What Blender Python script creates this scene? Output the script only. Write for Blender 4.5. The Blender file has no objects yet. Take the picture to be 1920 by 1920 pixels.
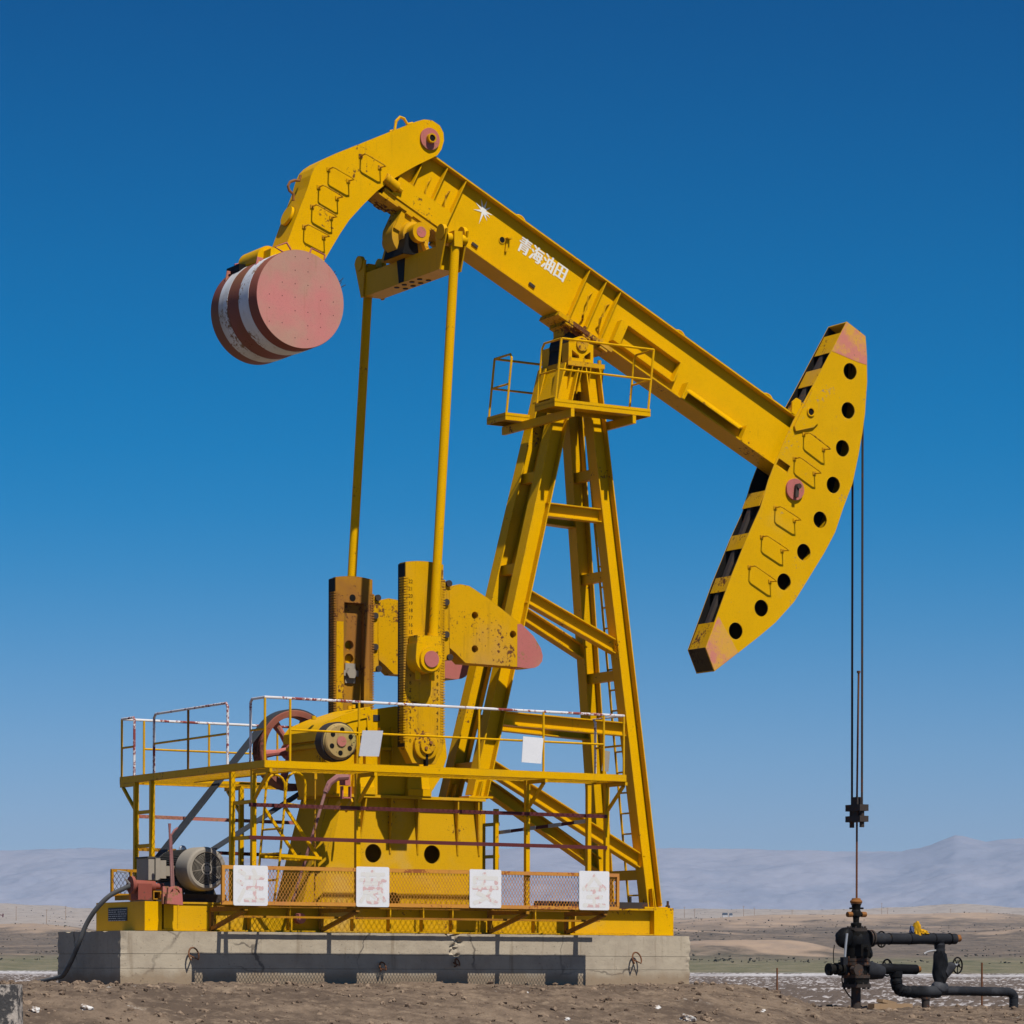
import bpy, bmesh, math, random
import numpy as np
from mathutils import Vector, Matrix

random.seed(7)
SC = bpy.context.scene
COL = SC.collection
R = math.radians

# ------------------------------------------------------------------ camera
FPX, HORIZON, YAW, ROLL = 6000.0, 1818.0, R(31.5), 0.003
FW = Vector((math.sin(YAW), math.cos(YAW), 0))
RT0 = Vector((math.cos(YAW), -math.sin(YAW), 0))
ZUP = Vector((0, 0, 1))
RT = RT0 * math.cos(ROLL) + ZUP * math.sin(ROLL)
UP = ZUP * math.cos(ROLL) - RT0 * math.sin(ROLL)
CAM = Vector((-20.9045, -45.8311, 0.2000))
cd = bpy.data.cameras.new("camera")
cam = bpy.data.objects.new("camera", cd)
COL.objects.link(cam)
SC.camera = cam
cam.matrix_world = Matrix.Translation(CAM) @ Matrix.Rotation(-YAW, 4, 'Z') @ Matrix.Rotation(R(90), 4, 'X') @ Matrix.Rotation(ROLL, 4, 'Z')
cd.sensor_width = 36.0
cd.lens = 36.0 * FPX / 1920.0
cd.shift_y = (HORIZON - 960.0) / 1920.0
cd.clip_start = 0.5
cd.clip_end = 60000.0

# ------------------------------------------------------------------ sky, sun, exposure
SUN = Vector((0.06, -1.0, 1.5)).normalized()
SUN_EL = math.asin(SUN.z)
SUN_ROT = math.atan2(SUN.x, SUN.y)
w = bpy.data.worlds.new("World")
SC.world = w
w.use_nodes = True
nt = w.node_tree
bg = nt.nodes["Background"]
sky = nt.nodes.new("ShaderNodeTexSky")
sky.sky_type = 'NISHITA'
sky.sun_disc = False
sky.sun_elevation = SUN_EL
sky.sun_rotation = SUN_ROT
sky.altitude = 3000.0
sky.air_density = 1.0
sky.dust_density = 0.0
sky.ozone_density = 4.0
# deep, clean high-desert blue: graded by height above the horizon, red raised overhead to warm the shadows
tcw = nt.nodes.new("ShaderNodeTexCoord"); sxw = nt.nodes.new("ShaderNodeSeparateXYZ"); rmp = nt.nodes.new("ShaderNodeValToRGB")
nt.links.new(tcw.outputs['Generated'], sxw.inputs[0]); nt.links.new(sxw.outputs['Z'], rmp.inputs[0])
STOPS = [(0, (.72, .63, .72)), (.043, (.66, .645, .745)), (.0695, (.52, .655, .775)), (.0880, (.395, .640, .787)), (.1057, (.265, .62, .795)), (.124, (.145, .60, .806)), (.1416, (.062, .582, .815)), (.160, (.018, .570, .815)),
         (.1784, (.0, .556, .812)), (.2146, (.0, .522, .782)), (.2513, (.0, .466, .737)), (.2856, (.0, .410, .690)), (.34, (.0, .38, .66)), (.60, (.34, .48, .66)), (1.0, (.40, .50, .66))]
el = rmp.color_ramp.elements
while len(el) < len(STOPS): el.new(.5)
for e_, (p_, c_) in zip(el, STOPS): e_.position = p_; e_.color = (*c_, 1)
rmp.color_ramp.interpolation = 'LINEAR'
mul = nt.nodes.new("ShaderNodeMix"); mul.data_type = 'RGBA'; mul.blend_type = 'MULTIPLY'; mul.inputs[0].default_value = 1.0
nt.links.new(sky.outputs[0], mul.inputs[6]); nt.links.new(rmp.outputs[0], mul.inputs[7]); nt.links.new(mul.outputs[2], bg.inputs[0])
bg.inputs[1].default_value = 0.10
sl = bpy.data.lights.new("sun", 'SUN')
sl.energy = 5.0
sl.angle = R(0.53)
sl.color = (1.0, 0.95, 0.87)
so = bpy.data.objects.new("sun", sl)
COL.objects.link(so)
so.rotation_euler = SUN.to_track_quat('Z', 'Y').to_euler()
vs = SC.view_settings
vs.view_transform = 'Standard'
vs.look = 'None'
vs.exposure = 0.0
vs.gamma = 1.0
vs.use_curve_mapping = False
SC.cycles.volume_bounces = 0
SC.cycles.max_bounces = 6
SC.cycles.diffuse_bounces = 1
SC.cycles.caustics_reflective = False
SC.cycles.caustics_refractive = False

# ------------------------------------------------------------------ measuring helpers: photo pixel -> point on a real plane
def ray(x, y):
    return FW * FPX + RT * (x - 960.0) + UP * (HORIZON - y)
def U(x, y, Y):
    r = ray(x, y); return CAM + r * ((Y - CAM.y) / r.y)
def UX(x, y, X):
    r = ray(x, y); return CAM + r * ((X - CAM.x) / r.x)
def at(x, y, d):
    r = ray(x, y); return CAM + r * (d / FPX)

# ------------------------------------------------------------------ mesh builder
class MB:
    def __init__(self):
        self.v = []; self.f = []
    def add(self, vs, fs):
        o = len(self.v)
        self.v += [tuple(p) for p in vs]
        self.f += [tuple(i + o for i in f) for f in fs]
        return self
    def box(self, x0, x1, y0, y1, z0, z1):
        vs = [(x, y, z) for z in (z0, z1) for y in (y0, y1) for x in (x0, x1)]
        return self.add(vs, [(0, 2, 3, 1), (4, 5, 7, 6), (0, 1, 5, 4), (2, 6, 7, 3), (0, 4, 6, 2), (1, 3, 7, 5)])
    def hexa(self, a, b):
        # a, b: two quads (4 points each, same winding)
        return self.add(list(a) + list(b), [(3, 2, 1, 0), (4, 5, 6, 7), (0, 1, 5, 4), (1, 2, 6, 5), (2, 3, 7, 6), (3, 0, 4, 7)])
    def bar(self, p, q, wdt, hgt, up=(0, 0, 1)):
        p = Vector(p); q = Vector(q); d = (q - p).normalized(); up = Vector(up)
        s = d.cross(up)
        if s.length < 1e-4: s = d.cross(Vector((0, 1, 0)))
        s.normalize(); u = s.cross(d).normalized()
        s *= wdt / 2; u *= hgt / 2
        return self.hexa([p - s - u, p + s - u, p + s + u, p - s + u], [q - s - u, q + s - u, q + s + u, q - s + u])
    def hbeam(self, p, q, fn, depth, fw, tf=0.022, tw=0.016):
        # fn: direction the flanges face
        p = Vector(p); q = Vector(q); d = (q - p).normalized(); n = Vector(fn)
        n = (n - d * n.dot(d)).normalized()
        o = n * (depth / 2 - tf / 2)
        self.bar(p + o, q + o, fw, tf, n); self.bar(p - o, q - o, fw, tf, n)
        return self.bar(p, q, tw, depth - 2 * tf, n)
    def tube(self, pts, r, seg=8, cap=True):
        pts = [Vector(p) for p in pts]; n = len(pts)
        d = (pts[1] - pts[0]).normalized()
        u = d.cross(ZUP)
        if u.length < 1e-3: u = d.cross(Vector((1, 0, 0)))
        u.normalize(); rings = []
        for i in range(n):
            if i == 0: t = pts[1] - pts[0]
            elif i == n - 1: t = pts[-1] - pts[-2]
            else: t = (pts[i + 1] - pts[i]).normalized() + (pts[i] - pts[i - 1]).normalized()
            t.normalize()
            u = (u - t * u.dot(t)).normalized(); v = t.cross(u)
            rr = r[i] if isinstance(r, (list, tuple)) else r
            rings.append([pts[i] + (u * math.cos(a) + v * math.sin(a)) * rr for a in [2 * math.pi * k / seg for k in range(seg)]])
        vs = [p for ring in rings for p in ring]; fs = []
        for i in range(n - 1):
            for k in range(seg):
                a = i * seg + k; b = i * seg + (k + 1) % seg
                fs.append((a, b, b + seg, a + seg))
        if cap:
            fs.append(tuple(reversed(range(seg)))); fs.append(tuple(range((n - 1) * seg, n * seg)))
        return self.add(vs, fs)
    def cyl(self, p, q, r, seg=24):
        return self.tube([p, q], r, seg)
    def lathe(self, p, axis, prof, seg=24):
        # prof: list of (distance along the axis, radius)
        a = Vector(axis).normalized(); p = Vector(p)
        return self.tube([p + a * t for t, _ in prof], [max(r, 0.001) for _, r in prof], seg) if all(prof[i + 1][0] > prof[i][0] for i in range(len(prof) - 1)) else self._lathe(p, a, prof, seg)
    def _lathe(self, p, a, prof, seg):
        p = Vector(p); a = Vector(a).normalized(); u = a.cross(ZUP)
        if u.length < 1e-3: u = a.cross(Vector((1, 0, 0)))
        u.normalize(); v = a.cross(u); vs = []; fs = []
        for t, r in prof:
            vs += [p + a * t + (u * math.cos(2 * math.pi * k / seg) + v * math.sin(2 * math.pi * k / seg)) * max(r, .001) for k in range(seg)]
        for i in range(len(prof) - 1):
            for k in range(seg):
                x = i * seg + k; y = i * seg + (k + 1) % seg
                fs.append((x, y, y + seg, x + seg))
        return self.add(vs, fs)
    def plate(self, xz, y0, y1, holes=()):
        # outline in the XZ plane pushed from y0 to y1; holes: (x, z, radius) or list of points
        bm = bmesh.new(); loops = [[Vector((x, y0, z)) for x, z in xz]]
        for h in holes:
            if isinstance(h, tuple):
                loops.append([Vector((h[0] + h[2] * math.cos(2 * math.pi * k / 28), y0, h[1] + h[2] * math.sin(2 * math.pi * k / 28))) for k in range(28)])
            else:
                loops.append([Vector((x, y0, z)) for x, z in h])
        edges = []; idx = []
        for L in loops:
            vv = [bm.verts.new(p) for p in L]; idx.append(vv)
            edges += [bm.edges.new((vv[i], vv[(i + 1) % len(vv)])) for i in range(len(vv))]
        bmesh.ops.triangle_fill(bm, use_beauty=True, use_dissolve=False, edges=edges, normal=(0, -1, 0))
        bm.verts.index_update()
        n = len(bm.verts); d = y1 - y0
        vs = [v.co.copy() for v in bm.verts]; fs = []
        for f in bm.faces:
            ii = [v.index for v in f.verts]
            if f.normal.y > 0: ii.reverse()
            fs.append(tuple(ii)); fs.append(tuple(i + n for i in reversed(ii)))
        for L in idx:
            for i in range(len(L)):
                a, b = L[i].index, L[(i + 1) % len(L)].index
                fs.append((a, b, b + n, a + n))
        bm.free()
        return self.add(vs + [v + Vector((0, d, 0)) for v in vs], fs)
    def pplate(self, px, y0, y1, holes=()):
        return self.plate([(U(x, y, y0).x, U(x, y, y0).z) for x, y in px], y0, y1, holes)
    SPLIT = {'anchor_bolt', 'drum_hole', 'bolt', 'bolt_hole', 'weight_bolt', 'cap_bolt', 'clamp_foot', 'slide_rail', 'motor_foot', 'inner_web', 'stay', 'bracket_stay', 'engraved_lines_', 'painted_lettering', 'loose_wire', 'rungs'}
    def pieces(self):
        # shells whose boxes touch belong together
        n = len(self.v); par = list(range(n))
        def find(i):
            while par[i] != i: par[i] = par[par[i]]; i = par[i]
            return i
        for f in self.f:
            a = find(f[0])
            for i in f[1:]: par[find(i)] = a
        gs = {}
        for fi, f in enumerate(self.f): gs.setdefault(find(f[0]), []).append(fi)
        boxes = []
        for fl in gs.values():
            pts = np.array([self.v[i] for fi in fl for i in self.f[fi]])
            boxes.append([pts.min(0) - .012, pts.max(0) + .012, list(fl)])
        ch = True
        while ch:
            ch = False
            for i in range(len(boxes)):
                for j in range(i + 1, len(boxes)):
                    if np.all(boxes[i][0] < boxes[j][1]) and np.all(boxes[j][0] < boxes[i][1]):
                        boxes[i] = [np.minimum(boxes[i][0], boxes[j][0]), np.maximum(boxes[i][1], boxes[j][1]), boxes[i][2] + boxes[j][2]]
                        del boxes[j]; ch = True; break
                if ch: break
        out = []
        for _, _, fl in boxes:
            m = MB(); mp = {}
            for fi in fl:
                for i in self.f[fi]:
                    if i not in mp: mp[i] = len(m.v); m.v.append(self.v[i])
                m.f.append(tuple(mp[i] for i in self.f[fi]))
            out.append(m)
        return out
    def build(self, name, mat, parent=None, loc=None, sharp=32):
        if name in MB.SPLIT and parent is not None:
            ps = self.pieces()
            if len(ps) > 1:
                nm = {'rungs': 'rung', 'painted_lettering': 'painted_character'}.get(name, name)
                return [p.build(nm + ' ', mat, parent, loc, sharp) for p in ps][0]
        name = name.strip()
        o = ORIGIN[-1] if loc is None else Vector(loc)
        me = bpy.data.meshes.new(name)
        me.from_pydata([(x - o.x, y - o.y, z - o.z) for x, y, z in self.v], [], self.f)
        bm = bmesh.new(); bm.from_mesh(me)
        bmesh.ops.recalc_face_normals(bm, faces=bm.faces)
        bm.to_mesh(me); bm.free()
        me.polygons.foreach_set('use_smooth', [True] * len(me.polygons))
        me.set_sharp_from_angle(angle=R(sharp))
        me.materials.append(mat)
        ob = bpy.data.objects.new(name, me)
        COL.objects.link(ob)
        if parent is not None: ob.parent = parent
        else: ob.location = o
        return ob
ORIGIN = [Vector((0, 0, 0))]

def thing(name, label, cat, loc, group=None):
    e = bpy.data.objects.new(name, None); COL.objects.link(e)
    e.location = loc; e.empty_display_size = 0.3
    e['label'] = label; e['category'] = cat
    if group: e['group'] = group
    ORIGIN.append(Vector(loc))
    return e
def tag(o, label, cat, group=None):
    o['label'] = label; o['category'] = cat
    if group: o['group'] = group
    return o
def loose(mb, name, mat, loc, label, cat, group=None):
    return tag(mb.build(name, mat, None, loc), label, cat, group)

# ------------------------------------------------------------------ materials
class Mat:
    def __init__(self, name, rough=0.6, metal=0.0, spec=0.12):
        self.m = bpy.data.materials.new(name); self.m.use_nodes = True
        self.t = self.m.node_tree; self.b = self.t.nodes["Principled BSDF"]
        self.b.inputs['Roughness'].default_value = rough
        self.b.inputs['Metallic'].default_value = metal
        self.b.inputs['Specular IOR Level'].default_value = spec
        self.co = self.n('ShaderNodeTexCoord').outputs['Object']
    def n(self, k, **kw):
        x = self.t.nodes.new(k)
        for a, b in kw.items(): setattr(x, a, b)
        return x
    def l(self, a, b): self.t.links.new(a, b)
    def noise(self, scale, detail=4, rough=0.55, stretch=None, off=(0, 0, 0), src=None):
        mp = self.n('ShaderNodeMapping'); self.l(src or self.co, mp.inputs[0])
        mp.inputs['Location'].default_value = off
        if stretch: mp.inputs['Scale'].default_value = stretch
        x = self.n('ShaderNodeTexNoise'); x.inputs['Scale'].default_value = scale
        x.inputs['Detail'].default_value = detail; x.inputs['Roughness'].default_value = rough
        self.l(mp.outputs[0], x.inputs['Vector']); return x.outputs['Fac']
    def step(self, v, a, b):
        x = self.n('ShaderNodeMapRange', interpolation_type='SMOOTHSTEP')
        x.inputs['From Min'].default_value = a; x.inputs['From Max'].default_value = b
        self.l(v, x.inputs['Value']); return x.outputs[0]
    def math(self, op, a, b=None):
        x = self.n('ShaderNodeMath', operation=op)
        for i, s in enumerate((a, b)):
            if s is None: continue
            if isinstance(s, (int, float)): x.inputs[i].default_value = s
            else: self.l(s, x.inputs[i])
        return x.outputs[0]
    def mix(self, fac, a, b):
        x = self.n('ShaderNodeMix', data_type='RGBA')
        for s, i in ((fac, 0), (a, 6), (b, 7)):
            if isinstance(s, (int, float)): x.inputs[i].default_value = s
            elif isinstance(s, tuple): x.inputs[i].default_value = (*s, 1)
            else: self.l(s, x.inputs[i])
        return x.outputs[2]
    def col(self, c):
        if isinstance(c, tuple): self.b.inputs['Base Color'].default_value = (*c, 1)
        else: self.l(c, self.b.inputs['Base Color'])
        return self
    def rough(self, r): self.l(r, self.b.inputs['Roughness']); return self
    def bump(self, h, strength=0.3, dist=0.01):
        x = self.n('ShaderNodeBump'); x.inputs['Strength'].default_value = strength; x.inputs['Distance'].default_value = dist
        self.l(h, x.inputs['Height']); self.l(x.outputs[0], self.b.inputs['Normal']); return self

def paint(name, base, faded, dirt=0.25, rust=0.2, fade=0.35, rough=0.42, rustc=(0.13, 0.05, 0.022), off=(0, 0, 0), dirtc=(0.22, 0.12, 0.02), edge=0.0):
    m = Mat(name, rough, spec=0.05)
    f = m.step(m.noise(0.9, 5, 0.6, off=off), 0.62 - fade * 0.3, 0.9 - fade * 0.3)
    c = m.mix(f, base, faded)
    v = m.noise(2.2, 3, 0.5, (1, 1, 1), off=off)
    c2 = m.mix(m.math('MULTIPLY', m.step(v, 0.35, 0.75), 0.35), c, tuple(x * 0.86 for x in base))
    st = m.step(m.noise(5.0, 5, 0.65, (1.6, 1.6, 0.16), off=off), 0.64 - dirt * 0.2, 0.86 - dirt * 0.2)
    c3 = m.mix(m.math('MULTIPLY', st, dirt), c2, dirtc)
    big = m.noise(1.6, 3, 0.5, off=(3 + off[0], 7, 1))
    chip = m.noise(17.0, 5, 0.7, off=(off[0], 2, 5))
    rr = m.step(m.math('ADD', m.math('MULTIPLY', chip, 0.52), m.math('MULTIPLY', big, 0.48)), 0.650 - rust * 0.17, 0.69 - rust * 0.17)
    fine = m.noise(38.0, 4, 0.75, off=(off[1], 4, 2))
    c3 = m.mix(m.math('MULTIPLY', m.step(fine, 0.48, 0.72), 0.30), c3, tuple(x * 0.62 for x in base))
    if edge > 0:
        # worn arrises: paint rubbed through where two faces meet
        bv = m.n('ShaderNodeBevel'); bv.samples = 3; bv.inputs['Radius'].default_value = 0.022
        gn = m.n('ShaderNodeNewGeometry')
        dp = m.n('ShaderNodeVectorMath', operation='DOT_PRODUCT'); m.l(bv.outputs[0], dp.inputs[0]); m.l(gn.outputs['Normal'], dp.inputs[1])
        wear = m.math('MULTIPLY', m.math('SUBTRACT', 1.0, m.step(dp.outputs['Value'], 0.80, 0.985)), m.step(m.noise(6.0, 5, 0.7, off=(9, off[0], 3)), 0.40, 0.60))
        c3 = m.mix(m.math('MULTIPLY', wear, edge), c3, rustc)
    c4 = m.mix(rr, c3, rustc)
    m.col(c4)
    m.rough(m.math('ADD', m.math('MULTIPLY', rr, 0.3), m.math('ADD', m.math('MULTIPLY', v, 0.15), rough - 0.07)))
    m.bump(m.math('ADD', m.noise(9.0, 4, 0.6), m.math('MULTIPLY', m.noise(1.3, 2, 0.5), 2.5)), 0.16, 0.012)
    return m.m

YB, YF = (0.735, 0.390, 0.0), (0.68, 0.39, 0.012)
M_YEL = paint('yellow_paint', YB, (0.60, 0.34, 0.012), 0.3, 0.22, 0.4, edge=0.70)
M_YEL_CLEAN = paint('yellow_paint_clean', YB, (0.66, 0.365, 0.002), 0.30, 0.20, 0.35, edge=0.55)
M_YEL_WORN = paint('yellow_paint_worn', (0.64, 0.335, 0.002), (0.52, 0.28, 0.05), 0.5, 0.55, 0.55, 0.5, off=(5, 1, 2), edge=0.85)
M_YEL_RUST = paint('rusty_yellow_paint', (0.47, 0.22, 0.012), (0.30, 0.13, 0.03), 0.7, 0.45, 0.75, 0.6, off=(8, 3, 2), edge=0.80)
M_YEL_DUST = paint('dusty_yellow_paint', (0.66, 0.36, 0.006), (0.55, 0.36, 0.11), 0.25, 0.30, 0.30, 0.55, off=(1, 9, 2), edge=0.75)
M_HEAD = paint('horsehead_paint', (0.66, 0.36, 0.002), (0.62, 0.36, 0.03), 0.12, 0.26, 0.2, 0.45, (0.30, 0.22, 0.12), off=(2, 5, 4), edge=0.60)
M_REDRUST = paint('rusty_red_paint', (0.27, 0.075, 0.055), (0.34, 0.17, 0.12), 0.5, 0.7, 0.7, 0.65, (0.12, 0.07, 0.045), off=(6, 3, 1))
M_MAUVE = paint('dusty_mauve_paint', (0.30, 0.135, 0.13), (0.33, 0.2, 0.17), 0.4, 0.35, 0.5, 0.65, (0.14, 0.08, 0.06), off=(6, 8, 1))
M_ENDPLATE = paint('grimy_shaded_end_plate', (0.085, 0.060, 0.030), (0.13, 0.095, 0.05), 0.4, 0.4, 0.5, 0.7, (0.05, 0.035, 0.025))  # rust and grime, darkened further for the unlit underside
M_WHEELRIM = paint('rusty_wheel_rim', (0.24, 0.085, 0.060), (0.32, 0.14, 0.09), 0.4, 0.6, 0.7, 0.6, (0.10, 0.05, 0.03), off=(4, 4, 1))
M_PINK = paint('faded_red_paint', (0.47, 0.150, 0.130), (0.44, 0.21, 0.13), 0.45, 0.5, 0.6, 0.65, (0.30, 0.16, 0.08), off=(3, 3, 1))
M_DISC = paint('faded_pink_disc_paint', (0.55, 0.205, 0.185), (0.44, 0.26, 0.19), 0.4, 0.12, 1.0, 0.7, (0.2, 0.12, 0.08), off=(0, 3, 6))
M_BROWN = paint('red_brown_paint', (0.25, 0.082, 0.058), (0.22, 0.10, 0.05), 0.25, 0.15, 0.5, 0.6)
M_DKRED = paint('dark_red_paint', (0.115, 0.030, 0.030), (0.16, 0.06, 0.05), 0.2, 0.2, 0.4, 0.6)
M_ORANGE = paint('orange_rusted_paint', (0.58, 0.26, 0.045), (0.50, 0.21, 0.07), 0.4, 0.55, 0.5, 0.6, (0.30, 0.10, 0.035), edge=0.80)
M_WHITEP = paint('chipped_white_paint', (0.72, 0.70, 0.70), (0.6, 0.55, 0.53), 0.3, 0.8, 0.5, 0.5, (0.26, 0.06, 0.05), edge=0.00)
M_STRIPE = paint('white_stripe_paint', (0.66, 0.68, 0.72), (0.50, 0.46, 0.40), 0.5, 0.62, 0.4, 0.5, (0.24, 0.15, 0.09))
M_SIGN = paint('white_sign_enamel', (0.74, 0.74, 0.75), (0.66, 0.68, 0.70), 0.1, 0.02, 0.4, 0.5)
M_GREYPLATE = paint('grey_white_plate', (0.50, 0.51, 0.54), (0.60, 0.60, 0.62), 0.15, 0.12, 0.4, 0.5)
M_LETTER = paint('white_lettering', (0.78, 0.76, 0.70), (0.72, 0.70, 0.62), 0.05, 0.0, 0.2)
M_BLACK = Mat('black_oily_steel_and_shade', 0.5, spec=0.06).col((0.012, 0.011, 0.010)).m  # oily black steel; also stands for shade inside openings
M_DKSTEEL = paint('dark_steel', (0.055, 0.045, 0.040), (0.08, 0.06, 0.05), 0.2, 0.5, 0.4, 0.5, (0.12, 0.05, 0.025))
M_RUSTROD = paint('rusty_rod', (0.16, 0.07, 0.035), (0.2, 0.1, 0.05), 0.2, 0.4, 0.4, 0.5)
M_RUSTCAP = paint('rusty_orange_iron', (0.26, 0.11, 0.035), (0.2, 0.09, 0.04), 0.3, 0.4, 0.4, 0.6)
M_GREYPAINT = paint('machine_grey_paint', (0.33, 0.29, 0.235), (0.28, 0.24, 0.20), 0.3, 0.15, 0.4, 0.55, (0.15, 0.1, 0.07), dirtc=(0.12, 0.09, 0.06), edge=0.60)
M_FINGREY = paint('motor_fin_grey', (0.075, 0.070, 0.062), (0.11, 0.10, 0.085), 0.3, 0.1, 0.4, 0.6)
M_RUBBER = paint('belt_rubber', (0.052, 0.058, 0.066), (0.085, 0.09, 0.10), 0.1, 0.1, 0.4, 0.55, (0.03, 0.03, 0.03))
M_CABLE = paint('cable_sheath', (0.085, 0.085, 0.085), (0.15, 0.15, 0.15), 0.2, 0.1, 0.5, 0.45, (0.05, 0.05, 0.05))
M_WRAP = paint('black_insulation_wrap', (0.009, 0.009, 0.010), (0.045, 0.047, 0.052), 0.15, 0.1, 0.45, 0.5, (0.06, 0.04, 0.02))
M_PIPEWRAP = paint('grey_pipe_wrap', (0.022, 0.023, 0.027), (0.085, 0.087, 0.095), 0.2, 0.2, 0.45, 0.5, (0.04, 0.03, 0.02))
M_OLIVE = paint('oily_olive_drum', (0.40, 0.31, 0.10), (0.42, 0.25, 0.13), 0.6, 0.55, 0.6, 0.6, (0.06, 0.045, 0.03))
M_WOOD = paint('weathered_wood', (0.33, 0.22, 0.13), (0.40, 0.29, 0.18), 0.4, 0.2, 0.5, 0.8)
M_RAG = Mat('yellow_cloth', 0.85).col((0.62, 0.33, 0.012)).m
M_BLUERAG = Mat('blue_cloth', 0.85).col((0.10, 0.13, 0.24)).m
M_BRIGHT = Mat('bright_metal', 0.35, 0.6).col((0.5, 0.5, 0.5)).m
M_NAMEPLATE = paint('black_nameplate', (0.035, 0.04, 0.05), (0.06, 0.06, 0.07), 0.2, 0.1, 0.4, 0.4)

def striped_head_material():
    # tips painted red over yellow, weathered
    m = Mat('red_tip_paint', 0.6)
    n = m.noise(2.6, 6, 0.7)
    m.col(m.mix(m.step(m.noise(21, 4, 0.7), 0.62, 0.66), m.mix(m.step(n, 0.42, 0.62), (0.56, 0.20, 0.15), (0.62, 0.33, 0.05)), (0.3, 0.17, 0.1)))
    return m.m
M_TIP = striped_head_material()

def faded_glyph_material():
    m = Mat('faded_sign_paint', 0.6)
    n = m.noise(9.0, 3, 0.5)
    m.col(m.mix(m.step(n, 0.53, 0.58), (0.685, 0.668, 0.63), (0.63, 0.43, 0.42)))
    return m.m
M_GLYPH = faded_glyph_material()

def concrete_material():
    m = Mat('weathered_concrete', 0.9, spec=0.2)
    n = m.noise(2.0, 6, 0.65)
    c = m.mix(m.step(n, 0.35, 0.7), (0.44, 0.375, 0.28), (0.36, 0.30, 0.225))
    st = m.step(m.noise(3.0, 5, 0.6, (2.2, 2.2, 0.22)), 0.56, 0.72)
    c = m.mix(m.math('MULTIPLY', st, 0.75), c, (0.25, 0.195, 0.135))
    vor = m.n('ShaderNodeTexVoronoi', feature='DISTANCE_TO_EDGE'); vor.inputs['Scale'].default_value = 0.55; vor.inputs['Randomness'].default_value = 1.0
    wv = m.n('ShaderNodeVectorMath', operation='ADD'); wn = m.n('ShaderNodeTexNoise'); wn.inputs['Scale'].default_value = 3.0; wn.inputs['Detail'].default_value = 5; m.l(m.co, wn.inputs['Vector']); ws_ = m.n('ShaderNodeVectorMath', operation='SCALE'); ws_.inputs['Scale'].default_value = 0.35; m.l(wn.outputs['Color'], ws_.inputs[0]); m.l(m.co, wv.inputs[0]); m.l(ws_.outputs[0], wv.inputs[1]); m.l(wv.outputs[0], vor.inputs['Vector'])
    crk = m.math('SUBTRACT', 1.0, m.step(vor.outputs['Distance'], 0.004, 0.012))
    c = m.mix(m.math('MULTIPLY', crk, m.math('MULTIPLY', m.step(m.noise(0.7, 2), 0.45, 0.6), 0.8)), c, (0.12, 0.10, 0.08))
    sep = m.n('ShaderNodeSeparateXYZ'); m.l(m.co, sep.inputs[0])
    low = m.math('ADD', sep.outputs['Z'], m.math('MULTIPLY', m.noise(2.5, 5, 0.6), 0.30))
    c = m.mix(m.math('SUBTRACT', 1.0, m.step(low, 0.18, 0.36)), c, (0.30, 0.225, 0.15))
    pits = m.step(m.noise(26.0, 3, 0.7), 0.64, 0.70)
    c = m.mix(m.math('MULTIPLY', pits, 0.6), c, (0.15, 0.12, 0.09))
    m.col(c)
    h = m.math('SUBTRACT', m.math('ADD', m.math('MULTIPLY', m.noise(30, 4, 0.7), 0.4), n), pits)
    m.bump(h, 0.5, 0.02)
    return m.m
M_CONC = concrete_material()

# ------------------------------------------------------------------ value noise for the terrain
_rng = np.random.default_rng(3)
_tab = _rng.random((256, 256))
def vnoise(x, y):
    xi = np.floor(x).astype(int); yi = np.floor(y).astype(int); fx = x - xi; fy = y - yi
    fx = fx * fx * (3 - 2 * fx); fy = fy * fy * (3 - 2 * fy)
    g = lambda a, b: _tab[a & 255, b & 255]
    return (g(xi, yi) * (1 - fx) + g(xi + 1, yi) * fx) * (1 - fy) + (g(xi, yi + 1) * (1 - fx) + g(xi + 1, yi + 1) * fx) * fy
def fbm(x, y, o=5, gain=0.5):
    s = 0; a = 1; t = 0
    for i in range(o):
        s = s + a * vnoise(x * 2 ** i + 17.3 * i, y * 2 ** i + 9.1 * i); t += a; a *= gain
    return s / t - 0.5
def sstep(x, a, b):
    t = np.clip((x - a) / (b - a), 0, 1); return t * t * (3 - 2 * t)

def rect_dist(X, Y, x0, x1, y0, y1):
    dx = np.maximum(np.maximum(x0 - X, X - x1), 0); dy = np.maximum(np.maximum(y0 - Y, Y - y1), 0)
    return np.hypot(dx, dy)
DUNES = [(1335, 1130, 19, 30, 3.0), (1425, 1165, 22, 32, 3.4), (1510, 1150, 15, 26, 2.6), (1290, 1180, 20, 34, 3.2), (1590, 2000, 60, 60, 3.6), (1720, 2080, 50, 60, 3.4), (1850, 2050, 40, 60, 3.2),
         (40, 1550, 34, 50, 4.0), (118, 1500, 24, 44, 4.0), (-60, 1600, 50, 60, 4.5), (1450, 2050, 60, 60, 4.2), (1340, 1950, 40, 50, 3.8), (1150, 1500, 50, 70, 5.0), (2050, 1500, 60, 80, 6.0)]
def dunes(v, s):
    h = 0
    for px, dv, ws, wv, hh in DUNES:
        s0 = (px - 960) / FPX * dv
        h = h + hh * np.exp(-((s - s0) / ws) ** 2 - np.clip((v - dv) / wv, -9, 9) ** 2)
    return h
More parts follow.
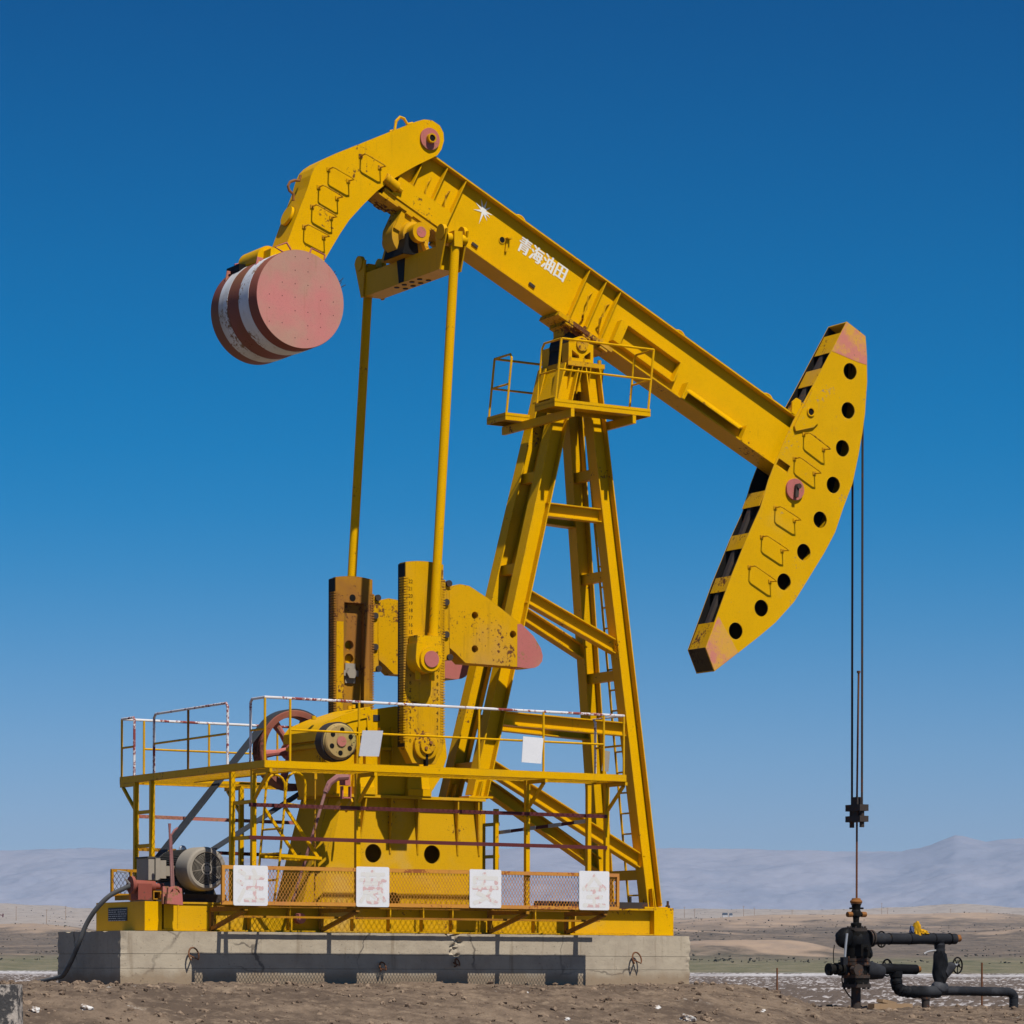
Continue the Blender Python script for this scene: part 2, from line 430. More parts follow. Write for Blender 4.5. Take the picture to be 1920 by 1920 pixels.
def terrain(X, Y):
    dx = X - CAM.x; dy = Y - CAM.y
    v = dx * FW.x + dy * FW.y
    s = dx * RT0.x + dy * RT0.y
    az = s / np.maximum(v, 1)
    plain = np.interp(v, [0, 60, 130, 700, 800, 950, 1150, 1700, 2150, 2500, 2900, 3400],
                      [-1.5, -1.02, -0.95, -0.92, -0.75, 1.8, 5.8, 21.0, 33.0, 38.0, 57.0, 46.0])
    far = sstep(v, 750, 1500)
    plain = plain + far * (fbm(X / 160, Y / 160, 5) * 9.0 * sstep(v, 900, 2200) + fbm(X / 35, Y / 35, 4) * 1.6)
    # dunes and low bluffs of the middle distance
    plain = plain + dunes(v, s)
    plain = plain + 7.0 * np.exp(-((v - 1950) / 130) ** 2) * sstep(fbm(s / 170, v / 900, 3), -0.02, 0.2)
    plain = plain + 22.0 * sstep(v, 2350, 2800) * (fbm(s / 200 + 5, v / 500, 6) + 0.03 - 0.28 * az)
    plain = plain + (fbm(X / 2.3, Y / 2.3, 5) * 0.34 + np.abs(fbm(X / .5, Y / .5, 3)) * .62 - .1) * sstep(v, 62, 85) * (1 - sstep(v, 350, 720))
    dA = rect_dist(X, Y, -9.0, 11.6, -0.9, 3.4)
    hA = 1 - sstep(dA, 0.0, 8.5)
    e = (X - 12.2) * RT0.x + Y * RT0.y
    right = sstep(e, -0.5, 1.6)
    topA = -0.05 - 0.45 * right
    dB = rect_dist(X, Y, 10.0, 24.0, -1.5, 2.6)
    hB = 1 - sstep(dB, 0.0, 7.5)
    m = np.maximum(hA * (1 - 0.0 * right), hB * right)
    z = plain + (topA - plain) * m
    near = (1 - sstep(v, 66, 80))
    z = z + near * (fbm(X / 1.7, Y / 1.7, 4) * 0.16 + fbm(X / 0.42, Y / 0.42, 4) * 0.10 + np.abs(fbm(X / 0.22 + 3, Y / 0.22, 3)) * 0.11 - .02) * (0.35 + 0.65 * sstep(rect_dist(X, Y, -0.3, 11.1, -0.25, 2.7), 0.0, 1.2))
    return z

# ------------------------------------------------------------------ ground
def ground_material():
    m = Mat('desert_ground', 0.95, spec=0.15)
    geo = m.n('ShaderNodeNewGeometry')
    sub = m.n('ShaderNodeVectorMath', operation='SUBTRACT'); m.l(geo.outputs['Position'], sub.inputs[0]); sub.inputs[1].default_value = CAM
    dt = m.n('ShaderNodeVectorMath', operation='DOT_PRODUCT'); m.l(sub.outputs[0], dt.inputs[0]); dt.inputs[1].default_value = FW
    ds = m.n('ShaderNodeVectorMath', operation='DOT_PRODUCT'); m.l(sub.outputs[0], ds.inputs[0]); ds.inputs[1].default_value = RT0
    v = dt.outputs['Value']; s = ds.outputs['Value']; P = geo.outputs['Position']
    # soil of the pad
    a = m.noise(0.55, 6, 0.65, src=P); b = m.noise(4.5, 6, 0.7, src=P); g = m.noise(28, 4, 0.7, src=P)
    soil = m.mix(m.step(m.math('ADD', m.math('MULTIPLY', a, .6), m.math('MULTIPLY', b, .4)), 0.42, 0.58), (0.108, 0.078, 0.057), (0.205, 0.150, 0.106))
    soil = m.mix(m.math('MULTIPLY', m.step(b, 0.52, 0.72), 0.7), soil, (0.27, 0.205, 0.145))
    soil = m.mix(m.math('MULTIPLY', m.step(g, 0.55, 0.68), 0.6), soil, (0.085, 0.062, 0.045))
    crust = m.step(m.math('ADD', m.math('MULTIPLY', m.noise(0.9, 4, 0.6, src=P, off=(4, 1, 0)), 0.6), m.math('MULTIPLY', m.noise(7, 4, 0.7, src=P), 0.4)), 0.62, 0.68)
    soil = m.mix(m.math('MULTIPLY', crust, 0.75), soil, (0.50, 0.46, 0.41))
    soil = m.mix(m.math('MULTIPLY', m.step(m.noise(0.8, 5, 0.65, src=P, off=(2, 6, 0)), 0.52, 0.66), 0.45), soil, (0.075, 0.054, 0.042))
    soil = m.mix(m.math('MULTIPLY', m.step(m.noise(1.7, 5, 0.7, src=P, off=(9, 6, 0)), 0.56, 0.68), 0.55), soil, (0.30, 0.225, 0.155))
    # salt flat
    sp = m.noise(0.035, 4, 0.6, src=P)
    la = m.n('ShaderNodeAttribute', attribute_name='lump'); sa = m.n('ShaderNodeAttribute', attribute_name='sand')
    sn = m.math('SUBTRACT', .86, la.outputs['Fac'])
    salt = m.mix(m.step(m.math('ADD', m.math('MULTIPLY', sn, 0.6), m.math('MULTIPLY', sp, 0.4)), 0.40, 0.60), (0.125, 0.097, 0.080), (0.47, 0.435, 0.425))
    salt = m.mix(m.math('MULTIPLY', m.math('MULTIPLY', m.step(v, 560, 760), .8), m.step(m.noise(.02, 4, .6, src=P), .42, .56)), salt, (0.60, 0.585, 0.59))
    c = m.mix(m.step(m.math('ADD', v, m.math('MULTIPLY', m.noise(0.3, 3, 0.5, src=P), 14)), 71, 84), soil, salt)
    # grass strip, brown scrub, pale sand
    wob = m.math('MULTIPLY', m.math('SUBTRACT', m.noise(0.006, 4, 0.6, src=P), 0.5), 260)
    vv = m.math('ADD', v, wob)
    tn = m.noise(0.09, 5, 0.75, src=P)
    tf = m.noise(0.55, 4, 0.75, src=P)
    grass = m.mix(m.step(tn, 0.36, 0.60), (0.105, 0.105, 0.050), (0.215, 0.180, 0.110))
    grass = m.mix(m.math('MULTIPLY', m.step(tf, 0.48, 0.60), .6), grass, (0.085, 0.085, 0.045))
    c = m.mix(m.step(v, 805, 830), c, grass)
    scrub = m.mix(m.step(m.math('ADD', m.math('MULTIPLY', tn, .5), m.math('MULTIPLY', tf, .5)), 0.42, 0.58), (0.085, 0.068, 0.052), (0.205, 0.155, 0.112))
    c = m.mix(m.step(vv, 1000, 1160), c, scrub)
    sandp = m.noise(0.011, 5, 0.6, src=P, off=(7, 3, 0))
    sand = m.mix(m.step(m.noise(0.05, 5, 0.7, src=P), 0.4, 0.62), (0.42, 0.30, 0.205), (0.33, 0.245, 0.18))
    patch = m.step(m.math('ADD', m.math('MULTIPLY', m.step(v, 1300, 2500), 0.26), sandp), 0.60, 0.68)
    c = m.mix(m.math('MULTIPLY', patch, .35), c, sand)
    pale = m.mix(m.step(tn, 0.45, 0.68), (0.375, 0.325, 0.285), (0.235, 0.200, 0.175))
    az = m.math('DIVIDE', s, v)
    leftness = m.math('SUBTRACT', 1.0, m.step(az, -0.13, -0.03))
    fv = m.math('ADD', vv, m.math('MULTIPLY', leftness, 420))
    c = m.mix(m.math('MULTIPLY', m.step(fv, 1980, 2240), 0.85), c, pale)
    c = m.mix(m.math('MULTIPLY', sa.outputs['Fac'], .75), c, sand)
    m.col(c)
    m.bump(m.math('ADD', m.math('MULTIPLY', b, 1.0), m.math('MULTIPLY', g, 0.45)), 0.9, 0.05)
    return m.m

def build_ground():
    vv = np.concatenate([np.linspace(3, 38, 40), np.arange(38.2, 45, 0.09), np.arange(45, 62, 0.055), np.arange(62.1, 90, 0.16),
                         np.geomspace(90.3, 300, 480), np.geomspace(302, 700, 150), np.linspace(706, 1300, 130), np.linspace(1306, 3400, 230)])
    tt = np.concatenate([np.linspace(-0.95, -0.215, 26), np.linspace(-0.212, 0.212, 660), np.linspace(0.215, 0.95, 26)])
    V, T = np.meshgrid(vv, tt, indexing='ij')
    S = T * (V + 4)
    X = CAM.x + V * FW.x + S * RT0.x; Y = CAM.y + V * FW.y + S * RT0.y
    Z = terrain(X, Y)
    n, k = V.shape
    co = np.stack([X, Y, Z], -1).reshape(-1, 3)
    i = np.arange(n * k).reshape(n, k)
    q = np.stack([i[:-1, :-1], i[:-1, 1:], i[1:, 1:], i[1:, :-1]], -1).reshape(-1, 4)
    me = bpy.data.meshes.new('ground')
    me.vertices.add(len(co)); me.vertices.foreach_set('co', co.ravel().astype(np.float32))
    me.loops.add(q.size); me.loops.foreach_set('vertex_index', q.ravel().astype(np.int32))
    me.polygons.add(len(q)); me.polygons.foreach_set('loop_start', (np.arange(len(q)) * 4).astype(np.int32))
    me.polygons.foreach_set('use_smooth', np.ones(len(q), bool))
    me.update(calc_edges=True); me.validate()
    dv = X * FW.x + Y * FW.y - (CAM.x * FW.x + CAM.y * FW.y)
    sand = sstep(dunes(dv, S) + fbm(X / 26, Y / 26, 4) * 8.5, 2.0, 3.6)
    lump = np.clip((np.abs(fbm(X / .5, Y / .5, 3)) * 3.0 + fbm(X / 4.1, Y / 4.1, 4) * 1.0 + fbm(X / .2, Y / .2, 2) * 1.0), 0, 1)
    for nm, arr in (('sand', sand), ('lump', lump)):
        at_ = me.attributes.new(nm, 'FLOAT', 'POINT'); at_.data.foreach_set('value', arr.ravel().astype(np.float32))
    me.materials.append(ground_material())
    o = bpy.data.objects.new('ground', me); COL.objects.link(o); o['kind'] = 'structure'
build_ground()

def build_mountains():
    m = Mat('hazy_mountain_rock', 0.95, spec=0.1)
    n = m.math('ADD', m.math('MULTIPLY', m.noise(0.0016, 6, 0.65), .5), m.math('MULTIPLY', m.noise(0.006, 6, 0.7, (1, 1, 2.5)), .5))
    m.col(m.mix(m.step(n, 0.42, 0.58), (0.240, 0.248, 0.308), (0.295, 0.292, 0.345)))  # blue-lavender of the distant air mixed into the rock colour
    vv = np.linspace(6100, 8000, 300); tt = np.linspace(-0.30, 0.30, 640)
    V, T = np.meshgrid(vv, tt, indexing='ij'); S = T * V
    X = CAM.x + V * FW.x + S * RT0.x; Y = CAM.y + V * FW.y + S * RT0.y
    px = 960 + T * FPX
    ridge = np.interp(px, [-900, 0, 110, 300, 480, 700, 900, 1240, 1400, 1560, 1690, 1745, 1790, 1850, 1925, 2300, 3000],
                      [1585, 1599, 1588, 1593, 1606, 1596, 1590, 1592, 1589, 1592, 1588, 1575, 1561, 1569, 1565, 1580, 1570])
    H = (HORIZON - ridge) / FPX * 7400
    rid = 1 - np.abs(fbm(X / 900, Y / 900, 6, 0.52)) * 3.0
    prof = sstep(V, 6050, 7400) ** 0.9 * (1 - 0.6 * sstep(V, 7450, 8000))
    Z = 40 + (H - 40) * prof * (0.80 + 0.20 * np.clip(rid, 0, 1.2)) + prof * (1 - prof * .9) * 240 * fbm(X / 330, Y / 330, 7, 0.6)
    Z = np.where(V < 6108, -20, Z)
    k = len(tt); co = np.stack([X, Y, Z], -1).reshape(-1, 3)
    i = np.arange(co.shape[0]).reshape(V.shape)
    q = np.stack([i[:-1, :-1], i[:-1, 1:], i[1:, 1:], i[1:, :-1]], -1).reshape(-1, 4)
    me = bpy.data.meshes.new('mountains'); me.from_pydata(co.tolist(), [], q.tolist())
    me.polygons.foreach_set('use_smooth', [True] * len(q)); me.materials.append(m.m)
    o = bpy.data.objects.new('mountains', me); COL.objects.link(o); o['kind'] = 'structure'
    # the far plain between the foothills and the mountains
    me = bpy.data.meshes.new('far_plain')
    a = [(CAM.x + vq * FW.x + sq * RT0.x, CAM.y + vq * FW.y + sq * RT0.y, zq) for vq, zq in ((3395, 44), (6250, 34)) for sq in (-3400, 3400)]
    me.from_pydata(a, [], [(0, 1, 3, 2)]); me.materials.append(m.m)
    o = bpy.data.objects.new('far_plain', me); COL.objects.link(o); o['kind'] = 'structure'
build_mountains()

# haze: one closed box of even, thin air
def build_haze():
    mb = MB(); e = 9300
    c = CAM + FW * 4300
    mb.box(-5200, 5200, -4700, 4900, -4, 372)
    me_o = mb.build('haze', bpy.data.materials.new('haze_air'), None, (0, 0, 0))
    me_o.location = (c.x, c.y, 0); me_o.rotation_euler = (0, 0, -YAW)
    mt = me_o.data.materials[0]; mt.use_nodes = True; t = mt.node_tree; t.nodes.clear()
    out = t.nodes.new('ShaderNodeOutputMaterial'); pv = t.nodes.new('ShaderNodeVolumePrincipled')
    pv.inputs['Color'].default_value = (0.30, 0.62, 1.0, 1)
    pv.inputs['Density'].default_value = 0.000055
    pv.inputs['Anisotropy'].default_value = 0.0
    t.links.new(pv.outputs[0], out.inputs['Volume'])
    mt.cycles.homogeneous_volume = True
    me_o['kind'] = 'stuff'
build_haze()

# ------------------------------------------------------------------ concrete pad
PADX = 10.82; PADW = 2.45; PADZ = 0.79
def build_pad():
    t = thing('concrete_pad', 'weathered concrete plinth under the yellow pumpjack', 'plinth', (PADX / 2, PADW / 2, 0))
    # one block with three cast lifts, slightly stepped, ragged edges
    bm = bmesh.new()
    mb = MB()
    zs = [-0.5, 0.205, 0.213, 0.435, 0.443, PADZ]
    nx, ny = 240, 50
    def ring(z, inset):
        pts = []
        for i in range(nx): pts.append((PADX * i / nx, inset))
        for i in range(ny): pts.append((PADX - inset, PADW * i / ny))
        for i in range(nx): pts.append((PADX * (1 - i / nx), PADW - inset))
        for i in range(ny): pts.append((inset, PADW * (1 - i / ny)))
        return [(x, y, z) for x, y in pts]
    rnd = random.Random(4)
    levels = []
    for z0, z1, ins in ((-0.5, 0.200, 0.0), (0.206, 0.430, 0.004), (0.436, PADZ, 0.002)):
        k = 10
        for j in range(k + 1):
            levels.append((z0 + (z1 - z0) * j / k, ins))
        if z1 < PADZ: levels += [(z1 + 0.001, 0.022), (z1 + 0.005, 0.022)]
    rows = []
    nring = 2 * (nx + ny)
    for z, ins in levels:
        rr = ring(z, ins); o = []
        for (x, y, zz) in rr:
            e = (fbm(np.array(x * 9 + zz * 3), np.array(y * 9 + zz * 11), 3) * 0.02)
            cx = min(abs(x), abs(PADX - x)); cy = min(abs(y), abs(PADW - y))
            chip = 0.05 * max(0, float(fbm(np.array(zz * 14 + x * 3), np.array(y * 3 + 5.0), 3)) + 0.15)
            cut = chip if (cx < 0.06 and cy < 0.06) else 0
            x2 = x + float(e) * 0.4 + (cut if x < 5 else -cut); y2 = y + float(e) * 0.4 + (cut if y < 1 else -cut)
            top = 0
            if zz > PADZ - 0.001:
                top = -0.035 * max(0, float(fbm(np.array(x * 5 + 9), np.array(y * 5), 4)) * 2 - 0.12)
                if abs(x - 6.05) < 0.10 and y < 0.05: top -= 0.05
            # the broken groove near the middle of the front
            if y < 0.05 and abs(x - (6.07 + 0.05 * math.sin(zz * 21) + 0.03 * math.sin(zz * 50))) < 0.045 and zz > 0.42: y2 += 0.05
            if y < 0.05 and abs(x - 5.62) < 0.012 and zz < 0.43: y2 += 0.02
            o.append((x2, y2, zz + top))
        rows.append(o)
    vs = [p for r_ in rows for p in r_]; fs = []
    for j in range(len(rows) - 1):
        for i in range(nring):
            a = j * nring + i; b = j * nring + (i + 1) % nring
            fs.append((a, b, b + nring, a + nring))
    fs.append(tuple(range((len(rows) - 1) * nring, len(rows) * nring)))
    mb.add(vs, fs)
    mb.build('block', M_CONC, t, sharp=50)
    for px, py, s, tilt in ((358, 1788, 0.10, 0.3), (713, 1811, 0.07, -0.5), (853, 1803, 0.06, 0.8), (1188, 1796, 0.10, -0.2)):
        c = U(px, py, 0.0)
        r = MB()
        pts = []
        for k in range(13):
            a = R(-40 + 260 * k / 12)
            pts.append((c.x + s * 0.9 * math.cos(a) * math.cos(tilt), -0.05 - s * 0.9 * (1 - math.sin(a) * 0.2) * 0.6 + 0.03 * math.sin(a), c.z + s * 1.15 * math.sin(a) - 0.02))
        pts = [(c.x - s * 0.5, 0.03, c.z - 0.01)] + pts + [(c.x + s * 0.2, 0.03, c.z - 0.09)]
        r.tube(pts, 0.014, 6)
        r.build('lifting_loop', M_RUSTROD, t)
    ORIGIN.pop()
build_pad()

# ------------------------------------------------------------------ pumpjack
YC = 1.25
SKF, SKR = 0.33, 2.18          # skid front and rear faces
SKZ0, SKZ1 = PADZ + 0.01, 1.262
pj = thing('pumpjack', 'big yellow oil well pumpjack with nodding beam and striped counterweight', 'pumpjack', (5.5, YC, SKZ0))

def skid():
    x0, x1 = U(271, 1744, SKF).x, U(1262, 1753, SKF).x
    xb = U(1226, 1702, SKF).x
    mb = MB()
    for yf, yr in ((SKF, SKF + 0.26), (SKR - 0.26, SKR)):
        mb.box(x0 + .3, xb, yf, yr, SKZ0, SKZ0 + 0.025)
        mb.box(x0 + .3, xb, yf, yr, SKZ1 - 0.03, SKZ1)
        ym = (yf + yr) / 2
        mb.box(x0 + .3, xb, ym - 0.01, ym + 0.01, SKZ0 + .025, SKZ1 - .03)
        for px in (335, 399, 470, 545, 605, 665, 733, 795, 850, 925, 1005, 1080):
            x = U(px, 1720, SKF).x
            mb.box(x - .012, x + .012, yf + .012, yr - .012, SKZ0 + .025, SKZ1 - .03)
    # front solid bays
    mb.box(U(308, 1720, SKF).x, U(398, 1720, SKF).x, SKF + .02, SKF + .04, SKZ0 + .025, SKZ1 - .03)
    # cross members
    for px in (300, 420, 560, 700, 860, 1000, 1120):
        x = U(px, 1700, SKF).x
        mb.box(x - .1, x + .1, SKF + .27, SKR - .27, SKZ0 + .06, SKZ1 - .02)
    o = mb.build('base_frame', M_YEL_DUST, pj)
    e = MB()
    e.box(xb, x1, SKF - .012, SKF + .42, SKZ0, SKZ1 + .02)
    e.box(xb, x1, SKR - .42, SKR + .012, SKZ0, SKZ1 + .02)
    e.box(x1 - .05, x1 - .01, SKF + .42, SKR - .42, SKZ0 + .02, SKZ1)
    e.build('end_block', M_YEL_CLEAN, o)
    e = MB()
    e.box(x0, x0 + .3, SKF - .005, SKR + .005, SKZ0, SKZ1 + .004)
    e.build('end_block', M_YEL_CLEAN, o)
    n = MB()
    za, zb = UX(222, 1727, x0).z, UX(222, 1702, x0).z
    ya, yb = UX(239, 1715, x0).y, UX(204, 1715, x0).y
    n.box(x0 - .012, x0 - .001, ya, yb, za, zb)
    np_ = n.build('nameplate', M_NAMEPLATE, o)
    tx = MB(); rnd = random.Random(2); ymid = (ya + yb) / 2
    for (a, b) in ((yb - .02, ymid + .015), (ymid - .015, ya + .02)):
        for r_ in range(6):
            z = zb - .03 - r_ * .034; y = a
            while y > b + .03:
                l = rnd.uniform(.02, .07); y2 = max(b, y - l)
                tx.box(x0 - .0145, x0 - .0118, y2, y, z - .010, z); y = y2 - rnd.uniform(.012, .03)
    tx.build('engraved_lines', M_GREYPLATE, np_)
    # plug bolts on the right foot
    b = MB()
    for px, py, yy in ((1208, 1694, .5), (1252, 1698, .5), (1182, 1690, .55)):
        p = U(px, py, yy); b.cyl((p.x, yy, SKZ1 + .02), (p.x, yy, p.z + .08), .022, 8); b.cyl((p.x, yy, SKZ1 + .02), (p.x, yy, SKZ1 + .07), .04, 6)
    b.build('anchor_bolt', M_DKSTEEL, o)
    s = MB()   # square tubes lying across the base
    p = U(1207, 1696, .42); s.box(p.x - 2.2, p.x + .1, .38, .50, SKZ1 + .003, SKZ1 + .11)
    s.build('cross_tube', M_DKSTEEL, o)
    c = MB(); p = U(564, 1722, SKF); c.cyl((p.x, SKF - .02, p.z), (p.x, SKF + .1, p.z), .085, 20)
    c.build('end_cap', M_PINK, o)
skid()

def tri_gusset(mb, xtop, xbot, ztop, zbot, y_top, y_in, th=.014):
    mb.hexa([(xtop - th, y_top, ztop), (xtop + th, y_top, ztop), (xtop + th, y_in, ztop), (xtop - th, y_in, ztop)],
            [(xbot - th, y_in - .015, zbot), (xbot + th, y_in - .015, zbot), (xbot + th, y_in, zbot), (xbot - th, y_in, zbot)])

PZ = U(900, 1497, .62).z       # top of the pedestal
def pedestal():
    yb, yt = .77, .79
    zb = SKZ1 + .004
    xl_b, xl_t = U(601, 1694, yb).x, U(640, 1496, yt).x
    xr = U(904, 1600, .78).x
    mb = MB()
    holes = []
    for px, py in ((700, 1600), (810, 1602)):
        p = U(px, py, yb); holes.append((p.x, p.z, .155))
    p = U(737, 1690, yb)
    holes.append((p.x, p.z + .02, .13))
    mb.plate([(xl_b, zb), (xr, zb), (xr, PZ - .05), (xl_t, PZ - .05)], yb, yb + .025, holes)
    # chamfered corner, left wall, rear wall
    yr = 1.95; yk = 1.0
    cb, ct = U(566, 1694, yk).x, U(616, 1496, yk).x
    mb.plate([(cb, zb), (xr, zb), (xr, PZ - .05), (ct, PZ - .05)], yr, yr + .025)
    def wall(p, q, y0, y1):
        (xb0_, xt0_), (xb1_, xt1_) = p, q
        mb.hexa([(xb0_, y0, zb), (xb1_, y1, zb), (xb1_ + .03, y1, zb), (xb0_ + .03, y0, zb)],
                [(xt0_, y0, PZ - .05), (xt1_, y1, PZ - .05), (xt1_ + .03, y1, PZ - .05), (xt0_ + .03, y0, PZ - .05)])
    wall((xl_b, xl_t), (cb, ct), yb + .002, yk); wall((cb, ct), (cb, ct), yk, yr)
    mb.box(xr - .03, xr - .002, yb + .025, yr, zb, PZ - .05)
    # top plate
    mb.box(ct - .06, U(911, 1497, .62).x, .62, 2.0, PZ - .05, PZ)
    zlo = U(780, 1602, yb).z
    for px, pb in ((680, 672), (728, 731), (778, 783), (852, 858), (890, 898)):
        tri_gusset(mb, U(px, 1505, yb).x, U(pb, 1602, yb).x, PZ - .051, zlo, .63, yb + .001)
    mb.build('gearbox_pedestal', M_YEL_DUST, pj)
pedestal()

def gearbox():
    y0, y1 = .72, 1.76
    out = [(616, 1490), (606, 1445), (601, 1402), (600, 1379), (610, 1360), (640, 1347), (692, 1331), (742, 1324), (775, 1330), (812, 1352), (835, 1386), (838, 1420), (825, 1460), (806, 1490)]
    mb = MB(); mb.pplate(out, y0, y1)
    # flange round the split line and feet
    a, b = U(597, 1398, .66), U(735, 1392, .66)
    mb.box(a.x, b.x, .66, 1.82, a.z - .03, a.z + .03)
    for px, pw in ((690, 34), (793, 38)):
        p = U(px, 1490, .5); ww = pw / 118 / .86 / 2 * 1.2
        mb.box(p.x - ww, p.x + ww, .60, .95, PZ + .002, PZ + .12)
        mb.hexa([(p.x - ww, .63, PZ + .12), (p.x + ww, .63, PZ + .12), (p.x + ww, .72, PZ + .12), (p.x - ww, .72, PZ + .12)],
                [(p.x - ww * .8, .68, PZ + .5), (p.x + ww * .8, .68, PZ + .5), (p.x + ww * .8, .73, PZ + .5), (p.x - ww * .8, .73, PZ + .5)])
    for px in (668, 685, 712, 735):
        p = U(px, 1400, .68)
        mb.box(p.x - .015, p.x + .015, .64, .73, p.z - .3, p.z + .32)
    o = mb.build('gearbox', M_YEL, pj)
    ld = MB()   # cover with its rolled edge
    cov = [(596, 1388), (597, 1370), (607, 1356), (640, 1342), (694, 1325), (698, 1342), (698, 1378), (690, 1378), (688, 1346), (660, 1352), (616, 1366), (612, 1388)]
    ld.pplate(cov, .62, 1.86)
    ld.box(U(640, 1380, .66).x, U(694, 1380, .66).x, .64, .71, U(690, 1380, .66).z, U(690, 1350, .66).z)
    for px, py in ((588, 1349), (655, 1330), (662, 1328)):
        p = U(px, py, .9); ld.cyl(p, p + Vector((0, 0, .06)), .04, 10)
    ld.build('cover', M_YEL_CLEAN, o)
    pl = MB(); p = U(705, 1346, .71); pl.box(p.x - .05, p.x + .07, .705, .718, p.z - .05, p.z + .05); pl.build('plate', M_NAMEPLATE, o)
    # brake drum on the input shaft
    c = U(640, 1390, .02)
    d = MB()
    d._lathe(c, (0, 1, 0), [(.0, .001), (.0, .262), (.02, .285), (.05, .285), (.06, .30), (.33, .30), (.34, .27), (.36, .08), (.8, .08)], 40)
    dr = d.build('brake_drum', M_OLIVE, pj)
    h = MB()
    for k in range(6):
        a = R(60 * k + 25)
        q = c + Vector((.19 * math.cos(a), 0, .19 * math.sin(a)))
        h.cyl(q + Vector((0, -.004, 0)), q + Vector((0, .02, 0)), .042, 14)
    h.build('drum_hole', M_BLACK, dr)
    q = MB(); q.cyl(c + Vector((0, -.02, 0)), c + Vector((0, .01, 0)), .085, 20); q.build('hub_cap', M_PINK, dr)
    band = MB()
    band._lathe(c + Vector((0, .08, 0)), (0, 1, 0), [(0, .30), (0, .325), (.22, .325), (.22, .30)], 40)
    band.build('brake_band', M_DKSTEEL, dr)
    # brake linkage
    b = MB()
    pts = [(652, 1457), (632, 1458), (618, 1468), (610, 1486)]
    b.tube([U(x, y, .0) for x, y in pts], [.05, .055, .05, .045], 8)
    b.tube([U(x, y, .0) for x, y in [(610, 1484), (602, 1512), (571, 1618), (548, 1692)]], .026, 8)
    b.build('brake_lever', M_MAUVE, pj)
    b = MB()
    p = U(649, 1462, .1); b.box(p.x - .07, p.x + .07, .08, .2, p.z - .09, p.z + .09)
    f0, f1 = U(642, 1474, .1), U(657, 1496, .1)
    for x in (f0.x, f1.x): b.bar((x, .12, f0.z), (x, .12, f1.z - .02), .02, .08, (0, 1, 0))
    b.bar((f0.x, .12, f1.z), (f1.x, .12, f1.z), .02, .08, (0, 1, 0))
    b.build('brake_bracket', M_PINK, pj)
    b = MB()
    for a, bb in (((640, 1502), (627, 1517)), ((660, 1500), (648, 1520))):
        b.bar(U(*a, .15), U(*bb, .4), .03, .07)
    b.build('bracket_stay', M_YEL, pj)
    b = MB(); b.tube([U(591, 1442, -.2), U(590, 1697, -.2)], .013, 6); p = U(591, 1452, -.2); b.box(p.x - .025, p.x + .025, -.22, -.18, p.z - .08, p.z + .1)
    b.build('brake_rod', M_YEL_WORN, pj)
    # pulley on the far side
    c = U(556, 1407, 2.05)
    w = MB()
    w._lathe(c, (0, 1, 0), [(0, .575), (0, .665), (.02, .68), (.30, .68), (.32, .665), (.32, .575), (.22, .565), (.10, .565), (0, .575)], 56)
    wo_ = w.build('belt_pulley', M_WHEELRIM, pj); w = MB()
    for k in range(6):
        a = R(60 * k + 8); u = Vector((math.cos(a), 0, math.sin(a)))
        w.tube([c + u * .12 + Vector((0, .14, 0)), c + u * .35 + Vector((0, .12, 0)), c + u * .6 + Vector((0, .12, 0))], [.075, .055, .08], 10)
    w.cyl(c + Vector((0, -.1, 0)), c + Vector((0, .3, 0)), .15, 20)
    w.build('spokes', M_PINK, wo_)
    return c
WHEEL = gearbox()

# crank, counter weight block, pitman: front one and its twin at the far side
CRX = (U(760, 1200, -.06).x, U(831, 1200, -.06).x)
CRC = U(796, 1399, -.06)
CRT = U(795, 1056, -.06).z
def crank_outline():
    x0, x1 = CRX; zc = CRC.z; xc = (x0 + x1) / 2; zb = U(800, 1432, -.06).z
    top = [(x0 + (x1 - x0) * k / 10, CRT + .035 * (1 - ((k - 5) / 5) ** 2)) for k in range(10, -1, -1)]
    return top + [(x0, zc - .04), (x0 + .14, zb), (x1 - .14, zb), (x1, zc - .04)]
def digits_mesh(txt, size):
    cu = bpy.data.curves.new('t', 'FONT'); cu.body = txt; cu.size = size; cu.align_x = 'CENTER'; cu.align_y = 'CENTER'
    cu.resolution_u = 2
    ob = bpy.data.objects.new('t', cu); COL.objects.link(ob)
    dg = bpy.context.evaluated_depsgraph_get(); dg.update()
    me = bpy.data.meshes.new_from_object(ob.evaluated_get(dg))
    vs = [v.co.copy() for v in me.vertices]; fs = [tuple(p.vertices) for p in me.polygons]
    bpy.data.objects.remove(ob); bpy.data.curves.remove(cu); bpy.data.meshes.remove(me)
    return vs, fs
